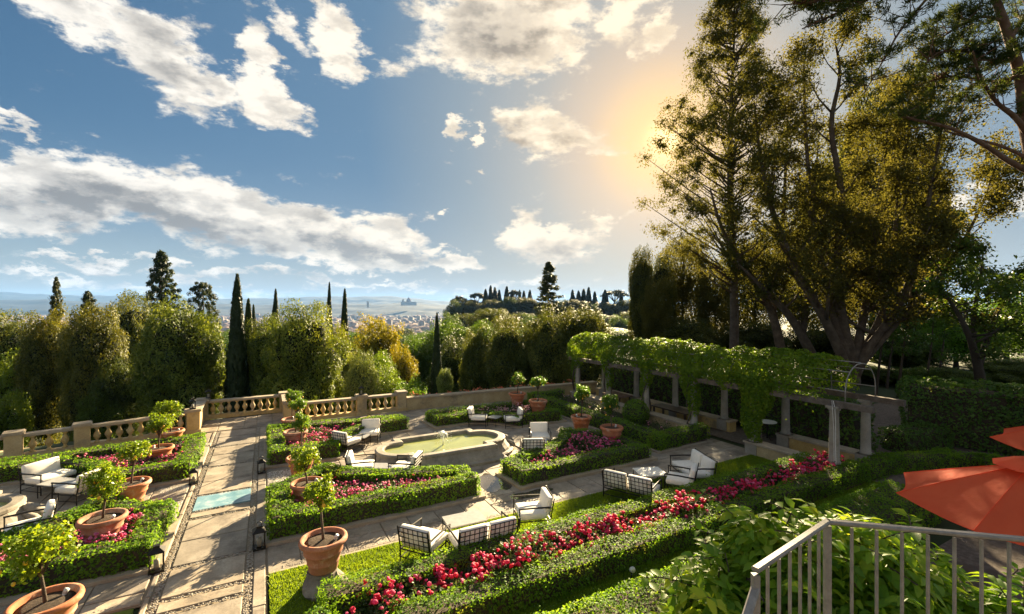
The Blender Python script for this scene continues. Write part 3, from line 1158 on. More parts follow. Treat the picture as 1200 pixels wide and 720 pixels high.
# ================================================================== HEDGES
def hedge_points(line, closed, w, h, dens, rng, z0=0.0, bulge=.07):
    P, N = [], []
    n = len(line)
    segs = [(line[i], line[(i + 1) % n]) for i in range(n if closed else n - 1)]
    for (x0, y0), (x1, y1) in segs:
        L = math.hypot(x1 - x0, y1 - y0)
        if L < 1e-3:
            continue
        u = np.array([(x1 - x0) / L, (y1 - y0) / L, 0])
        v = np.array([-u[1], u[0], 0])
        ext = w / 2
        per = 2 * h + w
        m = int((L + 2 * ext) * per * dens)
        s = rng.uniform(-ext, L + ext, m)
        q = rng.uniform(0, per, m)
        off = np.where(q < h, -w / 2, np.where(q < h + w, q - h - w / 2, w / 2))
        zz = np.where(q < h, q, np.where(q < h + w, h, per - q))
        nr = np.where((q < h)[:, None], -v, np.where((q < h + w)[:, None], np.array([0, 0, 1.0]), v))
        # rounded shoulders
        f = np.clip((zz - (h - .12)) / .12, 0, 1)
        off *= 1 - .10 * f ** 2
        P.append(np.array([x0, y0, z0]) + s[:, None] * u + off[:, None] * v + zz[:, None] * np.array([0, 0, 1.0]))
        N.append(nr)
        if not closed:
            m = int(w * h * dens)
            for e, sg in ((0, -1), (L, 1)):
                s = rng.uniform(-w / 2, w / 2, m)
                zz = rng.uniform(0, h, m)
                P.append(np.array([x0, y0, z0]) + (e + sg * w / 2) * u + s[:, None] * v + zz[:, None] * np.array([0, 0, 1.0]))
                N.append(np.tile(u * sg, (m, 1)))
    P, N = np.concatenate(P), np.concatenate(N)
    b = smooth_noise(P, int(rng.integers(1e6)), 3.5) * bulge + smooth_noise(P, int(rng.integers(1e6)), 9) * bulge * .6
    depth = rng.exponential(.035, len(P))
    P = P + N * (b - depth + .02)[:, None]
    return P, N


def hedge(name, label, line, closed, w, h, dens=620, size=.065, mat=M_BOX, z0=0.0, seed=1, group='clipped box hedges', cat='hedge', bulge=.075, core=True):
    rng = np.random.default_rng(seed)
    P, N = hedge_points(line, closed, w, h, dens, rng, z0, bulge)
    N = N + np.array([0, 0, .35])
    # a few fresh shoots stand out of the clipped face
    k = rng.choice(len(P), len(P) // 28, replace=False)
    P[k] += unit(N[k]) * rng.uniform(.02, .085, (len(k), 1))
    V, F = leaves(P, N, size, .6, .55, rng, vary=.5)
    o = link(name, mesh_np('foliage', V, F, mat))
    tag(o, label, cat, group)
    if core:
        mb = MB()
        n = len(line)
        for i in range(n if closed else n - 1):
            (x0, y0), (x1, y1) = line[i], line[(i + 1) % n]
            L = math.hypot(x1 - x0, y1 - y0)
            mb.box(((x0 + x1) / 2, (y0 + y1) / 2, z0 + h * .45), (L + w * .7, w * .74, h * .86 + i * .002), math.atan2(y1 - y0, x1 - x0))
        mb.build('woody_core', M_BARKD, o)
    return o


def bed_hedge(key, label, seed, w=.52, h=.50):
    h = .44 if key in 'CD' else h
    return hedge('box_hedge', label, inset(BEDS[key], w / 2 + .02), True, w, h, 950 if key in ('A', 'L1') else 700, .055, seed=seed, z0=.07)


bed_hedge('A', 'clipped box hedge round the pink rose bed between path and lawn chairs', 31)
bed_hedge('B', 'clipped box hedge round the rose bed before the balustrade, beside the path', 32)
bed_hedge('C', 'clipped box hedge round the bed before the long low wall', 33)
bed_hedge('D', 'clipped box hedge round the magenta rose bed right of the fountain', 34)
bed_hedge('L1', 'clipped box hedge round the front bed on the left of the path', 35)
bed_hedge('L2', 'clipped box hedge round the bed before the left balustrade', 36)
hedge('box_hedge', 'clipped box hedge in an L before the pergola', E_LINE, False, .62, .55, 700, .056, seed=37, z0=.05)
hedge('box_hedge', 'long box hedge between the lawn chairs and the red roses', [(1.15, 8.72), (16.0, 8.78)], False, .55, .50, 1250, .046, seed=38, z0=.03)
hedge('box_hedge', 'long box hedge in front of the red rose border', [(2.2, 7.50), (16.6, 7.62), (18.6, 7.45), (21.0, 6.75), (21.6, 5.9), (20.6, 5.2)], False, .62, .50, 1250, .046, seed=39, z0=.0)
hedge('box_hedge', 'broad low box hedge between grass strip and gravel', [(4.4, 5.60), (15.0, 5.75)], False, 1.35, .62, 1150, .046, seed=40, z0=.0)
hedge('box_hedge', 'small box hedge end at the near corner of the lawn', [(.75, 8.15), (1.1, 7.6)], False, .5, .45, 1250, .046, seed=41)
hedge('laurel_hedge', 'tall dark clipped hedge beyond the parasols', [(24.4, 8.5), (25.2, 5.5), (26.0, 1.0), (27, -4)], False, 1.6, 2.5, 260, .10, M_LAUREL, seed=42, group=None, bulge=.14)
hedge('laurel_hedge', 'low dark hedge at the foot of the gravel slope', [(21.6, 8.3), (23.2, 8.0)], False, 1.0, .8, 420, .08, M_LAUREL, seed=43, group=None, bulge=.1)
hedge('laurel_hedge', 'dark shrub hedge behind the pergola columns', [(19.7, 9.3), (19.9, 22.6)], False, 1.3, 2.0, 260, .10, M_LAUREL, seed=44, group=None, bulge=.2)


def topiary_ball(x, y, r, label, seed):
    rng = np.random.default_rng(seed)
    n = 3800
    N = unit(rng.normal(0, 1, (n, 3)))
    P = np.array([x, y, r * .92]) + N * (r * (1 + smooth_noise(N, seed, 3) * .03) - rng.exponential(.03, n))[:, None]
    V, F = leaves(P, N, .06, .6, .5, rng)
    o = link('topiary_ball', mesh_np('foliage', V, F, M_BOX))
    tag(o, label, 'topiary')
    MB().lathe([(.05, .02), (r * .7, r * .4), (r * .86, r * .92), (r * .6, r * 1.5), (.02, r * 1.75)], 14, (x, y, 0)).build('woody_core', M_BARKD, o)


topiary_ball(15.25, 16.0, .62, 'round clipped box ball before the pergola wall', 51)


def grass(name, poly, n, label, seed, hgt=.05, z=0.0):
    rng = np.random.default_rng(seed)
    xs, ys = [p[0] for p in poly], [p[1] for p in poly]
    X, Y = rng.uniform(min(xs), max(xs), n * 2), rng.uniform(min(ys), max(ys), n * 2)
    k = inside(poly, X, Y)
    X, Y = X[k][:n], Y[k][:n]
    n = len(X)
    a = rng.uniform(0, 6.28, n)
    w = rng.uniform(.006, .012, n)
    h = hgt * rng.uniform(.5, 1.2, n)
    lean = rng.normal(0, .022, (n, 2))
    V = np.empty((n, 3, 3))
    V[:, 0] = np.stack([X - np.cos(a) * w, Y - np.sin(a) * w, np.full(n, z)], 1)
    V[:, 1] = np.stack([X + np.cos(a) * w, Y + np.sin(a) * w, np.full(n, z)], 1)
    V[:, 2] = np.stack([X + lean[:, 0], Y + lean[:, 1], z + h], 1)
    o = link(name, mesh_np(name, V.reshape(-1, 3), np.arange(3 * n).reshape(n, 3), M_GRASS))
    tag(o, label, kind='stuff')


grass('grass', LAWN1, 90000, 'short mown grass on the lawn with the chairs', 61)
grass('grass', [(3.0, 6.0), (17, 6.2), (17, 7.4), (1.5, 7.4)], 40000, 'short grass in the strip between the hedges', 62)


# ================================================================== ROSES
def bloom_mesh(P, S, mat, rng, name):
    """each bloom a cupped, ruffled head of 18 faces"""
    n = len(P)
    seg = 6
    rings = [(.35, -.5), (1.0, .05), (.8, .55), (.25, .62)]
    tilt = unit(np.stack([rng.normal(0, .5, n), rng.normal(0, .5, n), np.ones(n)], 1))
    ref = unit(np.cross(tilt, rng.normal(0, 1, (n, 3))))
    bi = np.cross(tilt, ref)
    V = np.empty((n, len(rings) * seg, 3))
    for i, (rr_, zz) in enumerate(rings):
        for k in range(seg):
            a = 2 * math.pi * (k + .5 * (i % 2)) / seg
            q = rr_ * (1 + rng.uniform(-.34, .34, n))
            V[:, i * seg + k] = P + S[:, None] * (ref * (q * math.cos(a))[:, None] + bi * (q * math.sin(a))[:, None] + tilt * (zz + rng.uniform(-.28, .28, n))[:, None])
    base = np.arange(n)[:, None] * (len(rings) * seg)
    F = []
    for i in range(len(rings) - 1):
        for k in range(seg):
            F.append(np.concatenate([base + i * seg + k, base + i * seg + (k + 1) % seg, base + (i + 1) * seg + (k + 1) % seg, base + (i + 1) * seg + k], 1))
    top = (len(rings) - 1) * seg
    F.append(np.concatenate([base + top + 0, base + top + 1, base + top + 2, base + top + 3], 1))
    return mesh_np(name, V.reshape(-1, 3), np.concatenate(F), mat)


def roses(label, poly, nleaf, nbloom, mat, seed, h=.5, z0=.1, spare=None, bloom=.036):
    rng = np.random.default_rng(seed)
    xs, ys = [p[0] for p in poly], [p[1] for p in poly]

    def fill(n):
        X, Y = rng.uniform(min(xs), max(xs), n * 8), rng.uniform(min(ys), max(ys), n * 8)
        k = inside(poly, X, Y)
        if spare:
            for sx, sy, sr in spare:
                k &= np.hypot(X - sx, Y - sy) > sr
        return X[k][:n], Y[k][:n]
    X, Y = fill(nleaf)
    q = np.stack([X, Y, np.zeros(len(X))], 1)
    bush = .62 + .38 * smooth_noise(q, seed, 2.6)
    Z = z0 + h * bush * rng.uniform(0, 1.05, len(X)) ** .55
    P = np.stack([X, Y, Z], 1)
    V, F = leaves(P, np.tile([0, 0, 1.0], (len(P), 1)), .07, .6, .8, rng)
    o = link('rose_bushes', mesh_np('foliage', V, F, M_ROSELEAF))
    tag(o, label, kind='stuff')
    # blooms come in sprays
    nb = int(nbloom * .42)
    X, Y = fill(nb)
    P = []
    for x, y in zip(X, Y):
        b = .62 + .38 * float(smooth_noise(np.array([[x, y, 0]]), seed, 2.6)[0])
        for _ in range(rng.integers(2, 8)):
            P.append((x + rng.normal(0, .085), y + rng.normal(0, .085), z0 + h * b * rng.uniform(.8, 1.05) + rng.normal(.0, .05)))
    P = np.array(P)
    S = bloom * rng.uniform(.5, 1.25, len(P))
    b = link('blooms', bloom_mesh(P, S, mat, rng, 'blooms'), o)
    b['kind'] = 'stuff'
    return o


POTS_IN = [(1.0, 13.8, .4), (1.0, 19.7, .4), (-3.25, 13.5, .4), (-3.25, 19.6, .4), (11.5, 20.6, .4), (11.8, 19.2, .4), (11.9, 13.8, .4)]
roses('pink roses in the bed between path and lawn chairs', inset(BEDS['A'], .62), 7500, 300, M_PINK, 71, .55, spare=POTS_IN)
roses('pink roses in the bed before the balustrade', inset(BEDS['B'], .60), 4000, 280, M_PINK, 72, .52, spare=POTS_IN)
roses('blush roses in the far bed before the low wall', inset(BEDS['C'], .62), 3200, 170, M_BLUSH, 73, .52, spare=POTS_IN)
roses('magenta roses in the bed right of the fountain', inset(BEDS['D'], .62), 7500, 330, M_PINK, 74, .6, spare=POTS_IN)
roses('pink roses in the front bed left of the path', inset(BEDS['L1'], .60), 5200, 420, M_PINK, 75, .52, spare=POTS_IN)
roses('pink and red roses in the bed before the left balustrade', inset(BEDS['L2'], .60), 5000, 340, M_PINK, 76, .52, spare=POTS_IN)
roses('red roses in the long border between two hedges', [(1.3, 7.78), (16.6, 7.88), (16.6, 8.50), (1.3, 8.50)], 15000, 820, M_RED, 77, .72, z0=.05, bloom=.046)
roses('pale pink roses below the railing shrub', [(5.4, 4.5), (6.4, 4.5), (6.4, 4.95), (5.4, 4.95)], 900, 36, M_BLUSH, 78, .7, z0=.3, bloom=.05)
roses('orange and pink flowers along the top of the low wall', [(6.8, 24.3), (18.2, 23.65), (18.2, 24.1), (6.8, 24.75)], 5200, 170, M_ORANGE, 79, .35, z0=.42, bloom=.045)
roses('green plants behind the pergola hedge', [(13.95, 13.3), (15.7, 13.3), (15.7, 21.9), (13.95, 21.9)], 3600, 40, M_BLUSH, 80, .45, z0=.08, spare=[(15.25, 16.0, .7)])

# ================================================================== FOUNTAINS
def fountain_outline(a, b, r, off):
    """rectangle with a smaller round lobe at each end, offset outwards"""
    pts = []
    A, B, Rr = a + off, b + off, r + off
    for k in range(13):
        t = -math.pi / 2 + math.pi * k / 12
        pts.append((a + .12 + Rr * math.cos(t), Rr * math.sin(t)))
    pts.append((A, Rr))
    pts.append((A, B))
    pts.append((-A, B))
    pts.append((-A, Rr))
    for k in range(13):
        t = math.pi / 2 + math.pi * k / 12
        pts.append((-a - .12 + Rr * math.cos(t), Rr * math.sin(t)))
    pts.append((-A, -Rr))
    pts.append((-A, -B))
    pts.append((A, -B))
    pts.append((A, -Rr))
    return pts


def fountain(x, y, label, jet=True, rz=0.0):
    root = empty('fountain', (x, y, 0), rz, (1, 1, .9))
    tag(root, label, 'fountain', 'stone fountain basins')
    prof = [(.52, 0), (.52, .10), (.46, .14), (.40, .15), (.36, .22), (.27, .32), (.20, .42), (.17, .47), (.20, .49), (.20, .57), (.15, .60), (-.06, .60), (-.10, .57), (-.10, .05)]
    vs, fs = [], []
    n = None
    for off, z in prof:
        o = fountain_outline(1.42, 1.08, .74, off)
        n = len(o)
        vs += [(px, py, z) for px, py in o]
    for i in range(len(prof) - 1):
        for k in range(n):
            fs.append((i * n + k, i * n + (k + 1) % n, (i + 1) * n + (k + 1) % n, (i + 1) * n + k))
    MB().add(vs, fs).build('basin', M_FOUNT, root)
    MB().prism(fountain_outline(1.42, 1.08, .74, -.09), .02, .05).build('basin_floor', M_FOUNT, root)
    MB().prism(fountain_outline(1.42, 1.08, .74, -.098), .42, .46).build('water', M_POOL, root)
    for s in (-1, 1):
        sc = MB()
        sc.tube([(s * 2.72, 0, .0), (s * 2.76, 0, .16), (s * 2.62, 0, .32), (s * 2.48, 0, .46)], [.24, .22, .17, .10], 12)
        sc.tube([(s * 2.80, .26, .06), (s * 2.74, .30, .2), (s * 2.52, .24, .34)], [.12, .10, .05], 10)
        sc.tube([(s * 2.80, -.26, .06), (s * 2.74, -.30, .2), (s * 2.52, -.24, .34)], [.12, .10, .05], 10)
        sc.build('carved_scroll', M_FOUNT, root, True)
    if jet:
        mb = MB()
        mb.tube([(0, 0, .46), (0, 0, .95)], [.035, .015], 8)
        r = random.Random(3)
        for k in range(16):
            a = 2 * math.pi * k / 16 + r.uniform(-.2, .2)
            q = r.uniform(.12, .26)
            top = r.uniform(.9, 1.05)
            mb.tube([(0, 0, .9), (q * .4 * math.cos(a), q * .4 * math.sin(a), top), (q * .8 * math.cos(a), q * .8 * math.sin(a), top - .05),
                     (q * math.cos(a), q * math.sin(a), top - .22)], [.012, .016, .012, .004], 5)
        for k in range(60):
            a, q = r.uniform(0, 6.28), r.uniform(.05, .34)
            z = r.uniform(.55, 1.02)
            mb.box((q * math.cos(a), q * math.sin(a), z), (.014, .014, .02), r.uniform(0, 1))
        mb.build('water_jet', M_JET, root, True)
    return root


fountain(5.8, 16.1, 'grey stone fountain basin with a small water jet')
fountain(-8.0, 16.4, 'pale basin end at the left edge of the terrace', jet=False)


# ================================================================== PERGOLA
PERG_Y = [8.0, 10.75, 13.5, 16.3, 19.05, 21.8]
PX0, PX1 = 16.2, 18.2


def build_pergola():
    root = empty('pergola', (17.2, 15, 0))
    inv = Matrix.Translation((-17.2, -15, 0))
    tag(root, 'long pergola of round stone columns, weathered beams and iron hoops', 'pergola')

    def put(o):
        o.location = (-17.2, -15, 0)
        return o
    col_m = MB().lathe([(.19, 0), (.19, .06), (.155, .10), (.15, .4), (.14, 1.2), (.125, 1.62), (.14, 1.66), (.13, 1.70), (.18, 1.75), (.18, 1.80)], 18).mesh('column', M_COLUMN, True)
    for x in (PX0, PX1):
        for y in PERG_Y:
            if x == PX0 and y == 10.75:
                pass
            o = link('column', col_m, root, (x - 17.2, y - 15, .48))
            MB().box((0, 0, -.235), (.46, .46, .47)).build('pedestal', M_COLUMN, o)
            MB().box((0, 0, 1.83), (.36, .36, .07)).build('capital', M_COLUMN, o)
    for x in (PX0, PX1):
        ys = [6.9, 9.6, 12.4, 15.2, 18.0, 20.6, 22.6]
        for a, b in zip(ys[:-1], ys[1:]):
            put(MB().box((x, (a + b) / 2, 2.42), (.17, b - a - .004, .19)).build('beam', M_OLDWOOD, root))
    # iron hoops and long rails
    for i, y in enumerate(np.arange(7.7, 22.6, 1.36)):
        pts = [(PX0 + .04, y, 2.5), (PX0 + .04, y, 2.85)]
        for k in range(1, 12):
            t = math.pi * (1 - k / 12)
            pts.append((17.2 + .96 * math.cos(t), y, 2.85 + .84 * math.sin(t)))
        pts += [(PX1 - .04, y, 2.85), (PX1 - .04, y, 2.5)]
        put(MB().tube(pts, .019, 8).build('hoop', M_GREYIRON, root, True))
    for x, z in ((PX0 + .04, 2.85), (PX1 - .04, 2.85), (17.2 - .68, 3.445), (17.2 + .68, 3.445), (17.2, 3.71)):
        put(MB().tube([(x, 7.7, z), (x, 22.4, z)], .019, 6).build('rail', M_GREYIRON, root))
    # low walls with stone copings
    for x, y0, y1 in ((PX0, 13.3, 22.2), (PX1 + .05, 13.1, 22.4), (PX0, 7.8, 11.0), (PX1 + .05, 7.8, 11.0)):
        w = put(MB().box((x, (y0 + y1) / 2, .20), (.40, y1 - y0, .44)).build('low_wall', M_OCHRE, root))
        MB().box((x, (y0 + y1) / 2, .445), (.54, y1 - y0 + .06, .07)).build('coping', M_COPING, w)
    # white cable hanging down the end column
    cb = MB().tube([(16.10, 7.98, 2.52), (16.03, 7.9, 2.3), (16.0, 7.86, 1.9), (16.01, 7.87, 1.2), (16.0, 7.85, .5)], .008, 6)
    cb.tube([(16.10, 8.02, 2.52), (15.99, 7.95, 2.25), (15.97, 7.9, 1.6), (15.99, 7.9, .6)], .006, 6)
    put(cb.build('hanging_cable', M_CABLE, root))


build_pergola()


def build_vine():
    rng = np.random.default_rng(91)
    P, N = [], []
    # the arched roof
    n = 42000
    y = rng.uniform(8.2, 22.7, n)
    t = rng.uniform(-.16, math.pi + .16, n)
    keep = rng.uniform(0, 1, n) < np.clip((y - 7.9) / 1.3, .10, 1)
    y, t = y[keep], t[keep]
    n = len(y)
    q = np.stack([y, t, np.zeros(n)], 1)
    rr_ = 1.15 + .20 * smooth_noise(q, 4, 1.7) + .10 * smooth_noise(q, 5, 5) - rng.exponential(.09, n)
    X, Z = 17.2 - rr_ * np.cos(t), 2.80 + rr_ * .92 * np.sin(t)
    low = (t < .05) | (t > math.pi - .05)
    Z = np.where(low, 2.8 - rng.exponential(.12, n), Z)
    P.append(np.stack([X, y, Z], 1))
    N.append(np.stack([-np.cos(t), np.zeros(n), np.sin(t) + .3], 1))
    # curtains round the front posts
    for yc, wd, dens, zlo in ((10.75, .85, 7000, .15), (13.6, .68, 3000, .6), (16.3, .5, 1900, .8), (19.05, .42, 1400, .9), (21.9, .5, 1500, .6), (12.0, .6, 500, 2.2)):
        z = zlo + (2.95 - zlo) * rng.uniform(0, 1, dens) ** .62
        f = (z - zlo) / (2.95 - zlo)
        w = wd * (.22 + .78 * f ** 1.1)
        a = rng.uniform(0, 6.28, dens)
        rad = np.sqrt(rng.uniform(.3, 1, dens))
        sw = .12 * np.sin(z * 3 + yc)
        P.append(np.stack([PX0 + np.cos(a) * rad * (.16 + .22 * f), yc + sw + np.sin(a) * rad * w, z], 1))
        N.append(np.stack([np.cos(a), np.sin(a), np.full(dens, .4)], 1))
    P, N = np.concatenate(P), np.concatenate(N)
    V, F = leaves(P, N, .095, .7, .6, rng)
    root = link('pergola_vine', mesh_np('foliage', V, F, M_VINE))
    tag(root, 'leafy green vine covering the pergola roof and posts', 'vine')
    mb = MB()
    r = random.Random(5)
    for yc in (10.75, 13.6, 16.3, 19.05, 21.9):
        for k in range(3):
            a0 = r.uniform(0, 6.28)
            pts = []
            for j in range(9):
                z = j / 8 * 2.7
                a = a0 + z * 1.5
                rad = .2 + .05 * r.random()
                pts.append((PX0 + rad * math.cos(a), yc + rad * math.sin(a), z))
            mb.tube(pts, [.035 - .002 * j for j in range(9)], 6)
    mb.build('stem', M_BARK, root, True)


build_vine()


def round_table(x, y, label):
    root = empty('round_table', (x, y, 0))
    tag(root, label, 'table', 'round tables under the pergola')
    MB().lathe([(.36, .70), (.37, .715), (.36, .73)], 28).build('table_top', M_WHITETOP, root)
    MB().lathe([(.03, .03), (.03, .70)], 10).build('leg', M_IRON, root)
    for k in range(3):
        a = 2 * math.pi * k / 3
        MB().tube([(0, 0, .14), (.2 * math.cos(a), .2 * math.sin(a), .06), (.3 * math.cos(a), .3 * math.sin(a), .015)], .016, 6).build('foot', M_IRON, root)


round_table(18.9, 12.75, 'white round table by the pergola gap, left of the vine')
round_table(18.5, 11.7, 'white round table half hidden behind the vine')

t = empty('low_dark_table', (17.3, 15.6, 0))
tag(t, 'long dark wooden table under the pergola', 'table')
MB().box((0, 0, .60), (.8, 2.2, .06)).build('table_top', M_DARKWOOD, t)
for sx in (-.32, .32):
    for sy in (-.95, .95):
        MB().box((sx, sy, .285), (.08, .08, .57)).build('leg', M_DARKWOOD, t)
t = empty('low_dark_table', (17.3, 19.6, 0))
tag(t, 'small brown table at the far end of the pergola', 'table')
MB().box((0, 0, .60), (.9, 1.5, .06)).build('table_top', M_PINEBARK, t)
for sx in (-.36, .36):
    for sy in (-.6, .6):
        MB().box((sx, sy, .285), (.07, .07, .57)).build('leg', M_DARKWOOD, t)


# ================================================================== POTTED LEMON TREES
def pot_mesh():
    p = [(.20, 0), (.26, .015), (.275, .05), (.285, .16), (.305, .175), (.305, .195), (.30, .21), (.345, .36), (.365, .372), (.365, .395), (.36, .41), (.395, .52), (.40, .535),
         (.445, .55), (.455, .585), (.445, .625), (.42, .64), (.385, .64), (.365, .62), (.35, .52)]
    return MB().lathe(p, 36).mesh('pot', M_TERRA, True)


POT = pot_mesh()
SOILDISC = MB().lathe([(.36, .555), (.25, .575), (.1, .59), (.002, .60)], 24).mesh('soil', M_SOIL, True)


def lemon_crown(seed, n=2100):
    rng = np.random.default_rng(seed)
    cl = []
    for k in range(20):
        d = rng.normal(0, 1, 3)
        d /= np.linalg.norm(d)
        d[2] = d[2] * .9 + .05
        cl.append((d * rng.uniform(.16, .38) * np.array([1.0, 1.0, 1.0]), rng.uniform(.12, .2)))
    P, N = [], []
    for c, r in cl:
        m = int(n / len(cl) * rng.uniform(.6, 1.4))
        q = unit(rng.normal(0, 1, (m, 3)))
        P.append(c + q * (r * rng.uniform(.3, 1.1, (m, 1))))
        N.append(q + np.array([0, 0, .5]))
    P, N = np.concatenate(P), np.concatenate(N)
    V, F = leaves(P, N, .072, .5, .7, rng)
    crown = mesh_np('crown', V, F, M_LEMON)
    mb = MB()
    r = random.Random(seed)
    spots = []
    for c, rad in cl:
        if r.random() < .6:
            a = r.uniform(0, 6.28)
            p = (c[0] + rad * math.cos(a), c[1] + rad * math.sin(a), c[2] - rad * .7)
            spots.append((p, r.uniform(.8, 1.15)))
    fr = list(spots)
    mb = MB()
    for c, rad in cl:
        mb.tube([(0, 0, -.42), (c[0] * .3, c[1] * .3, -.2 + c[2] * .3), tuple(c)], [.016, .011, .004], 5)
    tw = mb.mesh('branches', M_BARK, True)
    return crown, fr, tw


LEMON = MB().lathe([(.004, -.04), (.024, -.026), (.034, 0), (.024, .026), (.004, .04)], 8).mesh('lemon', M_LEMONSKIN, True)
CROWNS = [lemon_crown(s) for s in (201, 202, 203, 204)]


def potted_lemon(x, y, z, label, k, cz=1.55, cs=1.0, rz=0.0, s=1.0, tint=(1, 1, 1, 1), tall=1.0):
    root = empty('potted_lemon_tree', (x, y, z), rz, (s, s, s * tall))
    tag(root, label, 'potted tree', 'lemon trees in terracotta pots')
    link('pot', POT, root)
    link('soil', SOILDISC, root)
    r = random.Random(k * 7 + 1)
    sx, sy = r.uniform(-.05, .05), r.uniform(-.05, .05)
    MB().tube([(0, 0, .56), (sx * .4, sy * .4, .8), (sx, sy, cz - .36 * cs)], [.03, .024, .02], 8).build('trunk', M_BARK, root, True)
    cr, fr, tw = CROWNS[k % len(CROWNS)]
    a = r.uniform(0, 6.28)
    for nm, me in (('crown', cr), ('branches', tw)):
        o = link(nm, me, root, (sx, sy, cz), a, (cs, cs, cs))
        o.color = tint
    for p, q in fr:
        ca, sa = math.cos(a) * cs, math.sin(a) * cs
        link('lemon', LEMON, root, (sx + p[0] * ca - p[1] * sa, sy + p[0] * sa + p[1] * ca, cz + p[2] * cs), 0, (q, q, q))
    sp = MB().lathe([(.03, 0), (.032, .015), (.02, .04)], 10, (.17, -.15, .57)).tube([(.17, -.15, .60), (.19, -.18, .66)], [.032, .036], 10)
    sp.build('spotlight', M_WHITEMETAL, root, True)
    return root


def pedestal(x, y, h, r0, label, seed):
    r = random.Random(seed)
    prof = [(r0 * .98, 0), (r0 * 1.05, h * .2), (r0 * .92, h * .5), (r0 * .72, h * .8), (r0 * .70, h)]
    n = 18
    vs, fs = [], []
    for i, (q, z) in enumerate(prof):
        for k in range(n):
            a = 2 * math.pi * k / n
            j = q * (1 + .10 * math.sin(3 * a + seed + i) + r.uniform(-.06, .06) * (i < 4))
            vs.append((x + j * math.cos(a), y + j * math.sin(a), z))
    for i in range(len(prof) - 1):
        for k in range(n):
            fs.append((i * n + k, i * n + (k + 1) % n, (i + 1) * n + (k + 1) % n, (i + 1) * n + k))
    fs.append(tuple(4 * n + k for k in range(n)))
    o = MB().add(vs, fs).build('stone_pedestal', M_ROCK)
    tag(o, label, 'pedestal', 'rough stone pot stands')


YEL = (1.6, 1.3, .8, 1)
GRN = (1, 1, 1, 1)
DRK = (.75, .85, .8, 1)
pedestal(1.0, 9.7, .38, .40, 'rough grey stone stand under the pot on the lawn', 1)
potted_lemon(1.0, 9.7, .375, 'lemon tree in a terracotta pot standing on the lawn corner', 0, 1.50, .85, .4, 1.0, YEL)
potted_lemon(1.0, 13.75, .10, 'lemon tree in a terracotta pot inside the near pink rose bed', 1, 1.30, .95, 1.0, .98, YEL)
potted_lemon(1.0, 16.35, .03, 'slender lemon tree in a terracotta pot on the paving between two beds', 2, 1.72, .8, 2.0, 1.0, GRN)
potted_lemon(1.0, 19.5, .10, 'lemon tree in a terracotta pot inside the hedge before the balustrade', 3, 1.62, .85, .3, 1.0, GRN)
potted_lemon(1.0, 21.9, .05, 'lemon tree in a terracotta pot nearest the balustrade pier, right of path', 0, 1.55, .9, 2.2, 1.0, GRN)
pedestal(-3.04, 9.75, .36, .40, 'stone stand under the cut-off pot at the bottom left', 2)
potted_lemon(-3.04, 9.75, .355, 'lemon tree in a terracotta pot cut off by the bottom left corner', 1, 1.45, 1.05, 1.4, 1.0, YEL)
pedestal(-3.25, 13.45, .20, .38, 'stone stand under the pot in the front left rose bed', 3)
potted_lemon(-3.25, 13.45, .195, 'broad lemon tree in a terracotta pot in the front left rose bed', 2, 1.38, .96, .2, 1.0, YEL)
pedestal(-3.25, 15.9, .14, .38, 'stone stand under the pot beside the white pebbles', 4)
potted_lemon(-3.25, 15.9, .135, 'lemon tree in a terracotta pot beside the white pebbles left of path', 3, 1.42, .9, 1.2, 1.0, YEL)
potted_lemon(-3.25, 19.5, .10, 'pale lemon tree in a terracotta pot behind the left sofa bed', 0, 1.40, 1.05, 3.0, 1.0, YEL)
potted_lemon(-3.25, 21.8, .12, 'lemon tree in a terracotta pot before the left balustrade pier', 1, 1.42, 1.1, .7, 1.0, YEL)
pedestal(11.5, 20.7, .42, .40, 'stone stand under the highest pot before the low wall', 5)
potted_lemon(11.5, 20.7, .415, 'terracotta pot raised on a stand in the far bed with small tree', 2, 1.35, .8, .8, 1.0, DRK)
potted_lemon(11.85, 19.2, .24, 'terracotta pot with upright small tree behind the far right chair', 3, 1.45, .85, 1.8, 1.05, DRK)
pedestal(12.0, 15.9, .12, .38, 'stone stand under the pot between the two right beds', 6)
potted_lemon(12.0, 15.9, .115, 'terracotta pot with small tree, left of the two by the magenta roses', 0, 1.50, .95, 2.6, 1.0, DRK, 1.1)
potted_lemon(11.9, 13.8, .14, 'terracotta pot with small tree, nearest the pergola in the magenta roses', 1, 1.42, .95, .9, 1.0, DRK, 1.14)


# ================================================================== CHAIRS
def lattice(mb, x0, x1, z0, z1, nx, nz, y, t=.012, lean=.0):
    q = lambda z: y - lean * (z - z0)
    for k in range(nx + 1):
        x = x0 + (x1 - x0) * k / nx
        mb.tube([(x, q(z0), z0), (x, q(z1), z1)], t, 4)
    for k in range(nz + 1):
        z = z0 + (z1 - z0) * k / nz
        mb.tube([(x0, q(z), z), (x1, q(z), z)], t, 4)


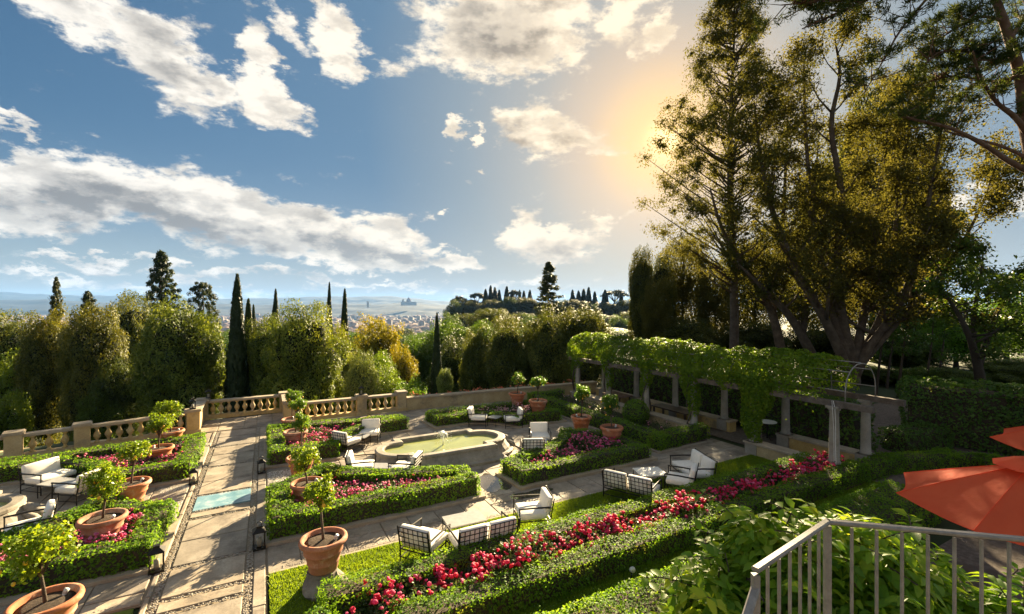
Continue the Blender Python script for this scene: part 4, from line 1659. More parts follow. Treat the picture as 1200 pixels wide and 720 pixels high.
def make_seat(label, x, y, az, W=.78, seats=1, cat='armchair', group='white cushioned iron armchairs'):
    """faces local +Y; az is the compass turn clockwise from +Y in degrees"""
    nm = 'garden_armchair' if seats == 1 else 'garden_sofa'
    root = empty(nm, (x, y, 0), -math.radians(az))
    tag(root, label, cat, group)
    D = .78
    h = W / 2
    for sx in (-1, 1):
        MB().tube([(sx * h, D / 2, 0), (sx * h, D / 2, .60)], .016, 6).build('leg', M_IRON, root)
        MB().tube([(sx * h, -D / 2, 0), (sx * h, -D / 2, .30), (sx * h, -D / 2 - .10, .82)], .016, 6).build('leg', M_IRON, root)
        MB().tube([(sx * h, D / 2 + .02, .60), (sx * h, 0, .605), (sx * h, -D / 2 - .055, .585)], .022, 6).build('armrest', M_IRON, root)
    fr = MB()
    for sy in (-D / 2, D / 2):
        fr.tube([(-h, sy, .28), (h, sy, .28)], .015, 6)
    for sx in (-h, h):
        fr.tube([(sx, -D / 2, .28), (sx, D / 2, .28)], .015, 6)
        fr.tube([(sx, -D / 2, .10), (sx, D / 2, .10)], .010, 6)
    fr.tube([(-h, -D / 2, .10), (h, -D / 2, .10)], .010, 6)
    fr.build('seat_frame', M_IRON, root)
    for k in range(seats):
        c = -h + W * (k + .5) / seats
        hw = W / seats / 2 - .02
        lt = MB()
        lattice(lt, c - hw, c + hw, .36, .80, 6, 4, -D / 2 - .02, .0105, .18)
        lt.build('back_lattice', M_IRON, root)
        rounded((W / seats - .06, .13, .44), (c, -D / 2 + .03, .60), .045, M_CUSHION, 'back_cushion', root, 2, .035, Matrix.Rotation(math.radians(10), 4, 'X'))
        rounded((W / seats - .05, D - .10, .15), (c, .03, .375), .045, M_CUSHION, 'seat_cushion', root, 2, .02)
    return root


G2 = 'white cushioned iron sofas'
make_seat('white armchair on the lawn with its lattice back to the near hedge', 3.13, 9.85, 52)
make_seat('white two-seat sofa on the lawn seen from its lattice back', 4.3, 9.42, 1, 1.42, 2, 'sofa', G2)
make_seat('white armchair at the right end of the lawn table, seen from the side', 5.95, 9.95, -72)
make_seat('white two-seat sofa on the shaded lawn, seen from its lattice back', 9.35, 9.95, 64, 1.45, 2, 'sofa', G2)
make_seat('white armchair turned away beside the red roses', 10.95, 9.62, -35)
make_seat('white two-seat sofa side on at the shaded end of the lawn', 11.95, 10.05, -68, 1.3, 2, 'sofa', G2)
make_seat('white armchair with its lattice back to the path, before the far left bed', 2.75, 18.45, 55)
make_seat('white armchair facing forward in the curve of the balustrade bed', 3.75, 19.3, 200)
make_seat('white armchair left of the fountain, facing the basin over pink roses', 2.75, 15.35, 105)
make_seat('white armchair with lattice back, tucked between pink roses and fountain', 3.95, 14.6, -55)
make_seat('left white armchair behind the fountain before the far bed', 8.75, 19.45, 125)
make_seat('right white armchair behind the fountain before the far bed', 10.05, 18.55, -72)
make_seat('white armchair facing forward right of the fountain', 9.65, 15.5, 205)
make_seat('white armchair seen from its lattice back right of the fountain', 8.6, 14.35, 25)
make_seat('white sofa before the bed of the left balustrade', -5.8, 18.95, 130, .98, 1, 'sofa', G2)
make_seat('white armchair half hidden behind the lemon tree left of path', -4.75, 17.5, -55)
make_seat('white armchair with wide seat near the left edge, facing away from path', -4.95, 14.85, -105)


def low_table(x, y, az, label, w=.8, d=.6, top=M_TABLETOP, h=.40):
    root = empty('coffee_table', (x, y, 0), -math.radians(az))
    tag(root, label, 'table', 'low iron garden tables')
    MB().box((0, 0, h), (w, d, .03)).build('table_top', top, root)
    for sx in (-1, 1):
        for sy in (-1, 1):
            MB().tube([(sx * (w / 2 - .02), sy * (d / 2 - .02), 0), (sx * (w / 2 - .02), sy * (d / 2 - .02), h - .014)], .013, 6).build('leg', M_IRON, root)
    fr = MB()
    for s in (-1, 1):
        fr.tube([(-w / 2 + .02, s * (d / 2 - .02), h - .03), (w / 2 - .02, s * (d / 2 - .02), h - .03)], .01, 4)
        fr.tube([(s * (w / 2 - .02), -d / 2 + .02, h - .03), (s * (w / 2 - .02), d / 2 - .02, h - .03)], .01, 4)
    fr.build('frame', M_IRON, root)


low_table(4.25, 10.3, 3, 'grey table on the lawn before the two-seat sofa', .95, .62)
low_table(10.55, 10.45, 20, 'pale sunlit table between the shaded lawn seats', .85, .7, M_WHITETOP)
low_table(3.3, 18.8, 40, 'grey table between the two chairs of the balustrade bed', .65, .5)
low_table(3.3, 14.95, 30, 'grey table between the chairs left of the fountain', .65, .5)
low_table(9.4, 19.05, -30, 'small dark table between the chairs behind the fountain', .6, .5)
low_table(9.25, 14.85, 30, 'small table between the chairs right of the fountain', .55, .45)
low_table(-5.35, 18.1, 40, 'dark table beside the left sofa', .8, .6)


# ================================================================== LANTERNS
def lantern(x, y, z, label, s=1.0, rz=0.0):
    root = empty('lantern', (x, y, z), rz, (s, s, s))
    tag(root, label, 'lantern', 'black candle lanterns')
    MB().box((0, 0, .02), (.24, .24, .04)).build('base', M_IRON, root)
    cg = MB()
    for sx in (-1, 1):
        for sy in (-1, 1):
            cg.box((sx * .10, sy * .10, .20), (.018, .018, .32))
    cg.box((0, .1, .352), (.22, .018, .02)).box((0, -.1, .352), (.22, .018, .02)).box((.1, 0, .352), (.018, .182, .02)).box((-.1, 0, .352), (.018, .182, .02))
    cg.build('cage', M_IRON, root)
    for k, (cx, cy, sx, sy) in enumerate(((0, .097, .18, .003), (0, -.097, .18, .003), (.097, 0, .003, .18), (-.097, 0, .003, .18))):
        MB().box((cx, cy, .19), (sx, sy, .298)).build('pane', M_GLASS, root)
    MB().add([(-.13, -.13, .363), (.13, -.13, .363), (.13, .13, .363), (-.13, .13, .363), (-.05, -.05, .43), (.05, -.05, .43), (.05, .05, .43), (-.05, .05, .43),
              (-.05, -.05, .47), (.05, -.05, .47), (.05, .05, .47), (-.05, .05, .47)],
             [(3, 2, 1, 0), (0, 1, 5, 4), (1, 2, 6, 5), (2, 3, 7, 6), (3, 0, 4, 7), (4, 5, 9, 8), (5, 6, 10, 9), (6, 7, 11, 10), (7, 4, 8, 11), (8, 9, 10, 11)]).build('roof', M_IRON, root)
    MB().tube([(.05 * math.cos(a), 0, .50 + .05 * math.sin(a)) for a in np.linspace(-.6, math.pi + .6, 12)], .007, 5).build('handle', M_IRON, root)
    MB().lathe([(.045, .041), (.045, .20), (.02, .205), (.004, .23)], 12).build('candle', M_WAX, root, True)


lantern(-.14, 17.35, .005, 'black lantern right of the path, before the balustrade bed', 1.0, .1)
lantern(-.14, 12.0, .005, 'black lantern right of the path, at the corner of the pink rose bed', 1.1, .05)
lantern(-2.03, 12.0, .005, 'black lantern left of the path, at the corner of the front bed', 1.15, .1)
lantern(-2.0, 17.35, .005, 'black lantern left of the path, before the left balustrade bed', 1.0, .0)
lantern(-2.85, 24.35, 1.035, 'black lantern on the pier where the left balustrade ends', .95, .2)
lantern(-2.5, 26.85, 1.035, 'black lantern on the left pier of the bay', .9, .1)
lantern(1.0, 24.2, 1.035, 'black lantern on the pier right of the bay', .95, .1)
lantern(4.3, 24.2, 1.035, 'black lantern on the balustrade pier behind the fountain', .9, .1)


def spot_lamp(x, y, az, label):
    root = empty('garden_spotlight', (x, y, 0), -math.radians(az))
    tag(root, label, 'spotlight', 'small garden spotlights')
    MB().tube([(0, 0, 0), (0, 0, .14)], .012, 6).build('stake', M_IRON, root)
    MB().tube([(0, -.05, .14), (0, .01, .18), (0, .07, .21)], [.035, .05, .06], 12).build('lamp_head', M_WHITEMETAL, root, True)


spot_lamp(6.6, 7.05, 200, 'small spotlight in the grass before the long hedge')
spot_lamp(15.9, 6.65, 240, 'small spotlight in the grass near the pergola end')


# ================================================================== PARASOLS
def parasol(x, y, R, ze, za, rot, label):
    root = empty('parasol', (x, y, 0), rot)
    tag(root, label, 'parasol', 'red parasols on the gravel')
    V = [(R * math.cos(math.pi / 4 * k), R * math.sin(math.pi / 4 * k)) for k in range(8)]
    rin = .16
    nu, nv = 6, 8
    for k in range(8):
        a, b = Vector(V[k]), Vector(V[(k + 1) % 8])
        vs, fs = [], []
        for j in range(nv + 1):
            s = rin + (1 - rin) * j / nv
            for i in range(nu + 1):
                u = i / nu
                p = (a * (1 - u) + b * u) * s
                bow = 4 * u * (1 - u)
                pull = 1 - .045 * bow * s ** 2
                sag = .085 * bow * s * (1.0)
                z = za + (ze - za) * s ** 1.08 - sag * .8
                vs.append((p.x * pull, p.y * pull, z))
        for j in range(nv):
            for i in range(nu):
                q = j * (nu + 1) + i
                fs.append((q, q + nu + 1, q + nu + 2, q + 1))
        pn = MB().add(vs, fs).build('canopy_panel', M_CANVAS, root, True)
        MB().tube([Vector(vs[j * (nu + 1)]) + Vector((0, 0, .003)) for j in range(nv + 1)], .007, 5).build('seam', M_CANVAS, pn)
        MB().tube([Vector(vs[nv * (nu + 1) + i]) for i in range(nu + 1)], .009, 5).build('hem', M_CANVAS, pn)
        rib = MB().tube([(a.x * rin * .8, a.y * rin * .8, za - .16), (a.x * .98, a.y * .98, ze - .01)], .014, 6)
        rib.build('rib', M_DARKWOOD, root)
        MB().tube([(0.05 * a.x, 0.05 * a.y, ze - .25), (a.x * .55, a.y * .55, za + (ze - za) * .55 ** 1.08 - .05)], .011, 6).build('strut', M_DARKWOOD, root)
    vs = []
    vent = MB()
    ring0 = [(v[0] * .27, v[1] * .27, za - .05) for v in V]
    ring1 = [(v[0] * .12, v[1] * .12, za + .07) for v in V]
    vent.add(ring0 + ring1 + [(0, 0, za + .12)], [(k, (k + 1) % 8, 8 + (k + 1) % 8, 8 + k) for k in range(8)] + [(8 + k, 8 + (k + 1) % 8, 16) for k in range(8)])
    vent.build('vent_cap', M_CANVAS, root)
    MB().lathe([(.03, za + .1), (.035, za + .16), (.004, za + .22)], 10).build('finial', M_DARKWOOD, root, True)
    MB().tube([(0, 0, 0), (0, 0, za)], .032, 10).build('pole', M_DARKWOOD, root)
    MB().lathe([(.36, 0), (.36, .06), (.10, .10), (.06, .28)], 20).build('base', M_IRON, root, True)


parasol(10.93, 2.48, 1.76, 2.28, 3.02, math.radians(-28.4 + 22.5), 'big red parasol in front, over the gravel beside the railing')
parasol(16.5, 2.7, 1.75, 2.35, 3.08, math.radians(-28.4 + 10), 'second red parasol, partly behind the front one')


def folding_table(x, y):
    root = empty('folding_table', (x, y, 0), math.radians(30))
    tag(root, 'dark folding table with crossed legs under the front parasol', 'table')
    MB().box((0, 0, .74), (1.0, .7, .03)).build('table_top', M_DARKWOOD, root)
    for s in (-1, 1):
        MB().tube([(-.4, s * .3, 0), (.4, s * .3, .725)], .013, 6).build('leg', M_IRON, root)
        MB().tube([(.4, s * .27, 0), (-.4, s * .27, .725)], .013, 6).build('leg', M_IRON, root)
    MB().tube([(-.4, -.3, .02), (-.4, .3, .02)], .012, 6).build('foot_rail', M_IRON, root)


folding_table(11.1, 3.15)


# ================================================================== RAILING
def cam_pt(right, depth, z):
    return (depth * SIN + right * COS, depth * COS - right * SIN, z)


def build_railing():
    root = empty('railing', (0, 0, 0))
    tag(root, 'grey iron railing with upright bars at the head of the steps', 'railing')
    zt = 4.53
    A = Vector(cam_pt(1.56, 2.25, zt))      # corner
    B = Vector(cam_pt(2.70, 2.00, zt))
    C = Vector(cam_pt(.985, 1.84, zt))
    D = Vector(cam_pt(.52, 1.33, zt - .38))

    def bar(p, q, name, w, h, mat=M_RAIL):
        d = (q - p)
        u = d.normalized()
        v = u.cross(Vector((0, 0, 1))).normalized()
        n = v.cross(u)
        vs = []
        e = .006
        for s in (p, q):
            for a, b in ((-w, -h + e), (-w + e, -h), (w - e, -h), (w, -h + e), (w, h - e), (w - e, h), (-w + e, h), (-w, h - e)):
                vs.append(s + v * a + n * b)
        fs = [(k, (k + 1) % 8, 8 + (k + 1) % 8, 8 + k) for k in range(8)] + [tuple(range(7, -1, -1)), tuple(range(8, 16))]
        return MB().add(vs, fs).build(name, mat, root)
    bar(A - (B - A).normalized() * .0, B, 'handrail', .017, .010)
    bar(A + (A - C).normalized() * .012, C, 'handrail', .017, .010)
    C2 = C + Vector((0, 0, -.075))
    bar(C2, D, 'handrail', .017, .010)
    bar(C + Vector((0, 0, .0)), C2, 'joint', .012, .012)

    def post(p, w, z0, name):
        MB().box((p.x, p.y, (z0 + p.z) / 2 - .006), (w, w, p.z - z0), -YAW).build(name, M_RAIL, root)
    post(A + Vector((0, 0, -.012)), .026, 3.45, 'post')
    post(C + Vector((0, 0, -.012)), .026, 3.45, 'post')
    for p, q, n in ((A, B, 11), (A, C, 7)):
        for k in range(1, n):
            s = p.lerp(q, k / n)
            post(s + Vector((0, 0, -.014)), .0105, 3.5, 'bar')
    for k in range(1, 5):
        s = C2.lerp(D, k / 5)
        post(s + Vector((0, 0, -.014)), .0105, 3.2, 'bar')
    lo = Vector((0, 0, -1.0))
    bar(A + lo, B + lo, 'bottom_rail', .016, .008)
    bar(A + lo, C + lo, 'bottom_rail', .016, .008)


build_railing()
ld = MB().prism([cam_pt(*p, 0)[:2] for p in ((-1.4, -2.5), (-1.4, 1.2), (.3, 1.2), (.985, 1.84), (1.56, 2.27), (3.6, 1.85), (3.6, -2.5))], -.1, 3.40).build('stair_landing', M_OCHRE)
tag(ld, 'raised stone stair landing behind the railing', kind='structure')


# ================================================================== FOREGROUND SHRUB
def big_leaves(P, N, T, size, rng):
    """folded leaf blades of four faces, drooping"""
    n = len(P)
    nn = unit(N)
    t = unit(T - nn * np.sum(T * nn, axis=1, keepdims=True))
    b = np.cross(nn, t)
    s = (size * rng.uniform(.6, 1.25, n))[:, None]
    w = s * .28
    up = nn
    V = np.empty((n, 8, 3))
    V[:, 0] = P
    V[:, 1] = P + t * s * .35 + b * w * .9 + up * w * .3
    V[:, 2] = P + t * s * .36
    V[:, 3] = P + t * s * .35 - b * w * .9 + up * w * .3
    V[:, 4] = P + t * s * .70 + b * w * .62 + up * w * .12 - up * s * .05
    V[:, 5] = P + t * s * .70 - up * s * .06
    V[:, 6] = P + t * s * .70 - b * w * .62 + up * w * .12 - up * s * .05
    V[:, 7] = P + t * s * 1.02 - up * s * .16
    base = np.arange(n)[:, None] * 8
    F = [(0, 2, 1, 1), (0, 3, 2, 2), (1, 2, 5, 4), (2, 3, 6, 5), (4, 5, 7, 7), (5, 6, 7, 7)]
    quads = np.concatenate([base + np.array(f)[None, :] for f in F if len(set(f)) == 4])
    tris = np.concatenate([base + np.array(list(dict.fromkeys(f)))[None, :] for f in F if len(set(f)) == 3])
    allq = np.concatenate([quads, np.concatenate([tris, tris[:, 2:3]], 1)])
    return V.reshape(-1, 3), quads, tris


def mesh_mixed(name, V, quads, tris, mat):
    me = bpy.data.meshes.new(name)
    me.vertices.add(len(V))
    me.vertices.foreach_set('co', V.astype(np.float32).ravel())
    lv = np.concatenate([quads.ravel(), tris.ravel()]).astype(np.int32)
    me.loops.add(len(lv))
    me.loops.foreach_set('vertex_index', lv)
    me.polygons.add(len(quads) + len(tris))
    st = np.concatenate([np.arange(len(quads)) * 4, len(quads) * 4 + np.arange(len(tris)) * 3]).astype(np.int32)
    me.polygons.foreach_set('loop_start', st)
    me.materials.append(mat)
    me.update(calc_edges=True)
    return me


def shrub(label, blobs, seed, size, parent_name='leafy_shrub', mat=M_WIST, shoots=18):
    rng = np.random.default_rng(seed)
    P, N, T = [], [], []
    mb = MB()
    r = random.Random(seed)
    root_pt = np.mean([b[0] for b in blobs], axis=0)
    for c, rad, n in blobs:
        c = np.array(c)
        rad = np.array(rad)
        q = unit(rng.normal(0, 1, (n, 3)))
        k = rng.uniform(.45, 1.05, (n, 1)) ** .5
        bump = 1 + .22 * smooth_noise(q * 2, seed, 1.8)[:, None]
        p = c + q * rad * k * bump
        P.append(p)
        nn = q * .5 + np.array([0, 0, 1.0]) + rng.normal(0, .45, (n, 3))
        N.append(nn)
        T.append(q * .8 + rng.normal(0, .6, (n, 3)) + np.array([0, 0, -.35]))
        for j in range(5):
            d = unit(rng.normal(0, 1, (1, 3)))[0]
            tip = c + d * rad * .95
            mb.tube([(c[0], c[1], c[2] - rad[2] * 1.5), tuple(c - np.array([0, 0, rad[2] * .3])), tuple(tip)], [.016, .011, .004], 5)
    # loose shoots
    for j in range(shoots):
        c, rad, _ = blobs[r.randrange(len(blobs))]
        d = np.array([r.gauss(0, 1), r.gauss(0, 1), abs(r.gauss(.8, .5))])
        d /= np.linalg.norm(d)
        p0 = np.array(c) + d * np.array(rad) * .8
        pts = []
        for k in range(7):
            s = k / 6
            p = p0 + d * .38 * s + np.array([0, 0, -.10 * s * s])
            pts.append(tuple(p))
            for sd in (-1, 1):
                side = np.cross(d, [0, 0, 1.0]) * sd
                P.append(p[None])
                N.append(np.array([[r.gauss(0, .3), r.gauss(0, .3), 1.0]]))
                T.append((side + d * .4 + np.array([0, 0, -.25]))[None])
        mb.tube(pts, [.005] * 7, 4)
    P, N, T = np.concatenate(P), np.concatenate(N), np.concatenate(T)
    V, qd, tr = big_leaves(P, N, T, size, rng)
    o = link(parent_name, mesh_mixed('foliage', V, qd, tr, mat))
    tag(o, label, 'shrub')
    mb.build('stems', M_BARK, o)
    return o


def blob(px, py, d, rx, rz, n):
    x, y = spot(px, d)
    return ((x, y, height_at(py, d)), (rx, rx, rz), n)


shrub('bright green leafy climber growing up outside the railing', [
    blob(888, 632, 3.7, .24, .20, 620), blob(905, 668, 3.6, .30, .26, 800), blob(840, 700, 3.5, .26, .22, 620), blob(865, 735, 3.4, .34, .26, 700), blob(812, 730, 3.5, .22, .16, 320),
    blob(940, 690, 3.4, .28, .30, 700), blob(925, 740, 3.3, .36, .30, 700), blob(862, 668, 3.7, .20, .16, 300)], 301, .112, shoots=34)
shrub('green leafy climber seen through the railing bars', [
    blob(1000, 650, 3.4, .26, .26, 800), blob(1045, 680, 3.3, .28, .24, 700), blob(1015, 725, 3.2, .36, .30, 900), blob(1085, 725, 3.2, .34, .20, 700), blob(1150, 728, 3.2, .30, .16, 500), blob(1200, 722, 3.2, .26, .12, 300),
    blob(972, 640, 3.5, .20, .18, 340), blob(1075, 655, 3.6, .22, .12, 260)], 302, .105, shoots=30)

# ================================================================== TREES
def clump_leaves(cl, per, size, aspect, jit, rng, upb=.35, fill=(.35, 1.05), flat=1.0, along=None):
    P, N = [], []
    for c, r in cl:
        q = unit(rng.normal(0, 1, (per, 3)))
        f = rng.uniform(fill[0], fill[1], (per, 1))
        P.append(np.asarray(c) + q * f * r * np.array([1, 1, flat]))
        N.append(q + np.array([0, 0, upb]))
    P, N = np.concatenate(P), np.concatenate(N)
    return leaves(P, N, size, aspect, jit, rng, along=along)


def trunk_mesh(h, r, seed, limbs, mat=M_BARKD, spread=2.0, z_l=.35):
    mb = MB()
    rr_ = random.Random(seed)
    pts, rad = [], []
    for k in range(7):
        s = k / 6
        pts.append((rr_.gauss(0, .05) * k * .4, rr_.gauss(0, .05) * k * .4, h * s))
        rad.append(r * (1 - .8 * s) * (1.25 if k == 0 else 1))
    mb.tube(pts, rad, 9)
    for j in range(limbs):
        s = rr_.uniform(z_l, .85)
        i = int(s * 6)
        p = Vector(pts[i])
        a = rr_.uniform(0, 6.28)
        L = spread * rr_.uniform(.6, 1.1)
        up = rr_.uniform(.4, 1.0)
        q1 = p + Vector((math.cos(a) * L * .5, math.sin(a) * L * .5, L * .35 * up))
        q2 = p + Vector((math.cos(a + .2) * L, math.sin(a + .2) * L, L * .9 * up))
        mb.tube([p, q1, q2], [rad[i] * .6, rad[i] * .4, rad[i] * .12], 6)
    return mb.mesh('trunk', mat, True)


def oak_mesh(seed, mat=M_OAK, n=40000, lobes=75, R=3.2, H=10.0, low=.6, size=.16, amp=.30, sig=.27, p=2.5, core=.74, irregular=.14, deep=.24, jit=.5):
    """a crown of many rounded lobes: leaves lie on the lobes, creases between them stay dark"""
    rng = np.random.default_rng(seed)
    hz = (H - low) / 2
    cz = low + hz
    L = unit(rng.normal(0, 1, (lobes, 3)))
    hgt = rng.uniform(.45, 1.0, lobes)

    def radius(d):
        base = (np.abs(d[:, 0] / R) ** p + np.abs(d[:, 1] / R) ** p + np.abs(d[:, 2] / hz) ** p) ** (-1 / p)
        ang = np.arccos(np.clip(d @ L.T, -1, 1))
        b = hgt * np.exp(-(ang / sig) ** 2)
        k = b.argmax(1)
        return base * (1 - amp + amp * 1.15 * b.max(1)) * (1 + irregular * smooth_noise(d * 2, seed, 1.4)), k, base
    d = unit(rng.normal(0, 1, (n, 3)))
    r, k, base = radius(d)
    P = d * (r * (1 - rng.exponential(deep * .35, n)) + rng.normal(0, .07, n))[:, None]
    C = L[k] * (base * .72)[:, None]
    N = unit(P - C) + np.array([0, 0, .3])
    P[:, 2] += cz
    V, F = leaves(P, N, size, .55, jit, rng)
    crown = mesh_np('crown', V, F, mat)
    tr = trunk_mesh(H * .8, .22 * R / 3.2, seed, 7, M_BARKD, R * .6)
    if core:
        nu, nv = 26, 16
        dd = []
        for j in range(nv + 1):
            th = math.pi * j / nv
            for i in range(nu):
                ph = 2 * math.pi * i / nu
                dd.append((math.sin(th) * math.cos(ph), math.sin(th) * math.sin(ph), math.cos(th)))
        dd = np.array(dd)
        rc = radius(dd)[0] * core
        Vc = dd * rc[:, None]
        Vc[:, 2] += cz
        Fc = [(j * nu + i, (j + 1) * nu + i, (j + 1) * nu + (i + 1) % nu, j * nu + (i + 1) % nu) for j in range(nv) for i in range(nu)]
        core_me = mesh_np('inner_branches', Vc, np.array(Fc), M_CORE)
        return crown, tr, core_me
    return crown, tr


def cypress_mesh(seed, n=10000, R=.85, H=12.0, mat=M_CYP):
    rng = np.random.default_rng(seed)
    z = rng.uniform(0, 1, n) ** .9
    a = rng.uniform(0, 6.28, n)
    prof = np.clip(1.22 * (1 - z) ** .62 * np.minimum(1, .50 + z * 1.5), .02, 1.05)
    q = np.stack([np.cos(a), np.sin(a), z * 6], 1)
    rr_ = R * prof * (1 + .34 * smooth_noise(q, seed, 2.6)) * (1 - rng.exponential(.10, n))
    P = np.stack([np.cos(a) * rr_, np.sin(a) * rr_, .3 + z * (H - .3)], 1)
    N = np.stack([np.cos(a), np.sin(a), np.full(n, .15)], 1)
    V, F = leaves(P, N, .30, .42, .35, rng, along=np.tile([0, 0, 1.6], (n, 1)) + N * .3)
    return mesh_np('crown', V, F, mat), trunk_mesh(H * .8, .16, seed, 0)


def conifer_mesh(seed, H=14.0, R=2.6, n=360, per=62, mat=M_CEDAR, size=.22, base=.12, point=1.0):
    rng = np.random.default_rng(seed)
    cl = []
    for k in range(n):
        s = rng.uniform(base, 1) ** .85
        a = rng.uniform(0, 6.28)
        prof = (1 - s) ** .62 * 1.1 if point >= 1 else np.sqrt(max(0, 1 - ((s - .55) / .47) ** 2))
        reach = R * min(1, prof) * rng.uniform(.35, 1.0) * (1 + .18 * math.sin(3 * a + seed))
        cl.append((np.array([math.cos(a) * reach, math.sin(a) * reach, H * s - .06 * reach]), rng.uniform(.28, .55) * (.6 + .5 * min(1, prof))))
    cl.append((np.array([0, 0, H * .985]), .3))
    V, F = clump_leaves(cl, per, size, .45, .5, rng, .6, (.2, 1.1), .62)
    return mesh_np('crown', V, F, mat), trunk_mesh(H * .96, .26, seed, 10, M_BARKD, R * .6, .15)


def umbrella_pine_mesh(seed, H=11.0, R=3.4, mat=M_CYP):
    rng = np.random.default_rng(seed)
    cl = []
    for k in range(46):
        a = rng.uniform(0, 6.28)
        f = math.sqrt(rng.uniform(0, 1))
        cl.append((np.array([math.cos(a) * R * f, math.sin(a) * R * f, H - .5 - 1.1 * f * f + rng.uniform(-.3, .3)]), rng.uniform(.55, .9)))
    V, F = clump_leaves(cl, 70, .34, .5, .6, rng, .6, (.3, 1.1), .6)
    mb = MB()
    mb.tube([(0, 0, 0), (.1, 0, H * .4), (0, .1, H * .72)], [.28, .22, .16], 8)
    for k in range(9):
        a = 6.28 * k / 9
        mb.tube([(0, .1, H * .68), (math.cos(a) * R * .4, math.sin(a) * R * .4, H * .82), (math.cos(a) * R * .8, math.sin(a) * R * .8, H * .9)], [.12, .08, .03], 5)
    return mesh_np('crown', V, F, mat), mb.mesh('trunk', M_BARKD, True)


KINDS = {}


def kind(name, fn, H, R):
    KINDS[name] = (fn, H, R)


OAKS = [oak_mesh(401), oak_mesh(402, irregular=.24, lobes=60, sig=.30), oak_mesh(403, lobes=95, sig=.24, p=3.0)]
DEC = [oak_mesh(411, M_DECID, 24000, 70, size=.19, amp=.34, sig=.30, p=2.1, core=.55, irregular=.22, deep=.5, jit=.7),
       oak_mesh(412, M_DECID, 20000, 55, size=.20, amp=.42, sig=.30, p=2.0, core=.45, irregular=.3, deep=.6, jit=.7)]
CYPS = [cypress_mesh(421), cypress_mesh(422)]
CONS = [conifer_mesh(431), conifer_mesh(432, R=3.2, n=420), conifer_mesh(433, R=2.9, point=0, base=.25)]
UMBS = [umbrella_pine_mesh(441), umbrella_pine_mesh(442, 10.5, 3.0)]
GLOW = [oak_mesh(451, M_WOODS, 30000, 80, size=.17, amp=.34, sig=.28, p=2.1, core=0, irregular=.25, deep=.5, jit=.7),
        oak_mesh(452, M_WOODS, 26000, 60, size=.18, amp=.40, sig=.30, p=2.0, core=0, irregular=.3, deep=.6, jit=.7)]
SPEC = {'oak': (OAKS, 10.0, 3.35, 'holm_oak'), 'dec': (DEC, 10.0, 3.5, 'broadleaf_tree'), 'cyp': (CYPS, 12.0, .9, 'cypress_tree'),
        'con': (CONS, 14.0, 2.9, 'conifer_tree'), 'umb': (UMBS, 11.0, 3.9, 'umbrella_pine'), 'wood': (GLOW, 10.0, 3.5, 'woodland_tree')}


def tree(k, px, top, wpx, depth, label, var=0, tint=(1, 1, 1, 1), group=None, name=None, z0=None, rot=None):
    lib, H, R, nm = SPEC[k]
    x, y = spot(px, depth)
    zb = float(terrain_z(x, y)) - .15 if z0 is None else z0
    zt = height_at(top, depth)
    w = wpx * depth / FPX / (2 * R)
    s = (zt - zb) / H * (1.05 if k in ('oak', 'dec', 'wood') else 1.0)
    root = empty(name or nm, (x, y, zb), rot if rot is not None else (px * 1.7) % 6.28, (w, w, s))
    tag(root, label, 'tree', group)
    ms = lib[var % len(lib)]
    c = link('crown', ms[0], root)
    c.color = tint
    link('trunk', ms[1], root)
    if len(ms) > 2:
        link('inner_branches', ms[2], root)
    return root


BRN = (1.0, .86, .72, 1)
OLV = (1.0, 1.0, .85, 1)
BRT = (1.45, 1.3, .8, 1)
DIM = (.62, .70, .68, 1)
GT = 'trees below the terrace'
tree('oak', 2, 368, 70, 34, 'olive holm oak cut off by the left edge', 1, OLV, GT)
tree('dec', 22, 405, 70, 31, 'bright green low tree under the left holm oaks', 0, BRT, GT)
tree('dec', 8, 452, 60, 28, 'bright green bush above the left balustrade end', 1, BRT, GT)
tree('oak', 58, 363, 66, 31, 'brown-green holm oak with dark foot, second from the left', 0, BRN, GT)
tree('oak', 110, 358, 70, 30.5, 'brown-green holm oak with twin rounded top', 2, BRN, GT)
tree('oak', 156, 348, 62, 40, 'dull olive tree standing behind and between two holm oaks', 1, (1.1, 1.05, 1.0, 1), GT)
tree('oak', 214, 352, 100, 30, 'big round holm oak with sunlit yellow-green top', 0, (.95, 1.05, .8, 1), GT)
tree('oak', 140, 420, 60, 30, 'dark low holm oak filling the gap behind the left balustrade', 2, DIM, GT)
tree('dec', 120, 455, 60, 29, 'low green bush behind the balustrade under the oaks', 0, (1.0, .95, .8, 1), GT)
tree('oak', 318, 372, 70, 32, 'holm oak left half of the round pair beside the cypress', 2, (1.0, 1.08, .8, 1), GT)
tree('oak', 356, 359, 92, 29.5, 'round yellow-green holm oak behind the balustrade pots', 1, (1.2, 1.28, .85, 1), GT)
tree('cyp', 278, 323, 27, 30, 'tall dark cypress standing clear above the oaks', 0, (.8, .85, .85, 1), GT)
tree('cyp', 291, 352, 20, 32, 'shorter cypress close beside the tall cypress', 1, (1.2, 1.15, .9, 1), GT)
tree('con', 66, 325, 30, 58, 'narrow conifer rising above the brown oaks', 0, (1.1, .95, .8, 1), GT)
tree('con', 103, 342, 44, 60, 'broken-topped conifer right of the narrow conifer', 1, (.8, .8, .75, 1), GT)
tree('con', 189, 295, 62, 55, 'tall dark conifer towering over the left oaks', 1, (.75, .8, .75, 1), GT)
tree('con', 238, 331, 40, 58, 'round-headed dark conifer right of the tall one', 2, (.7, .75, .75, 1), GT)
tree('cyp', 297, 358, 12, 58, 'small distant cypress tip beside the cypress pair', 0, (.8, .9, .9, 1), GT)
tree('cyp', 323, 340, 14, 60, 'lone cypress tip above the round oaks', 1, (.7, .8, .8, 1), GT)
tree('cyp', 386, 332, 11, 60, 'thin cypress tip left of the yellow tree', 0, (.6, .7, .7, 1), GT)
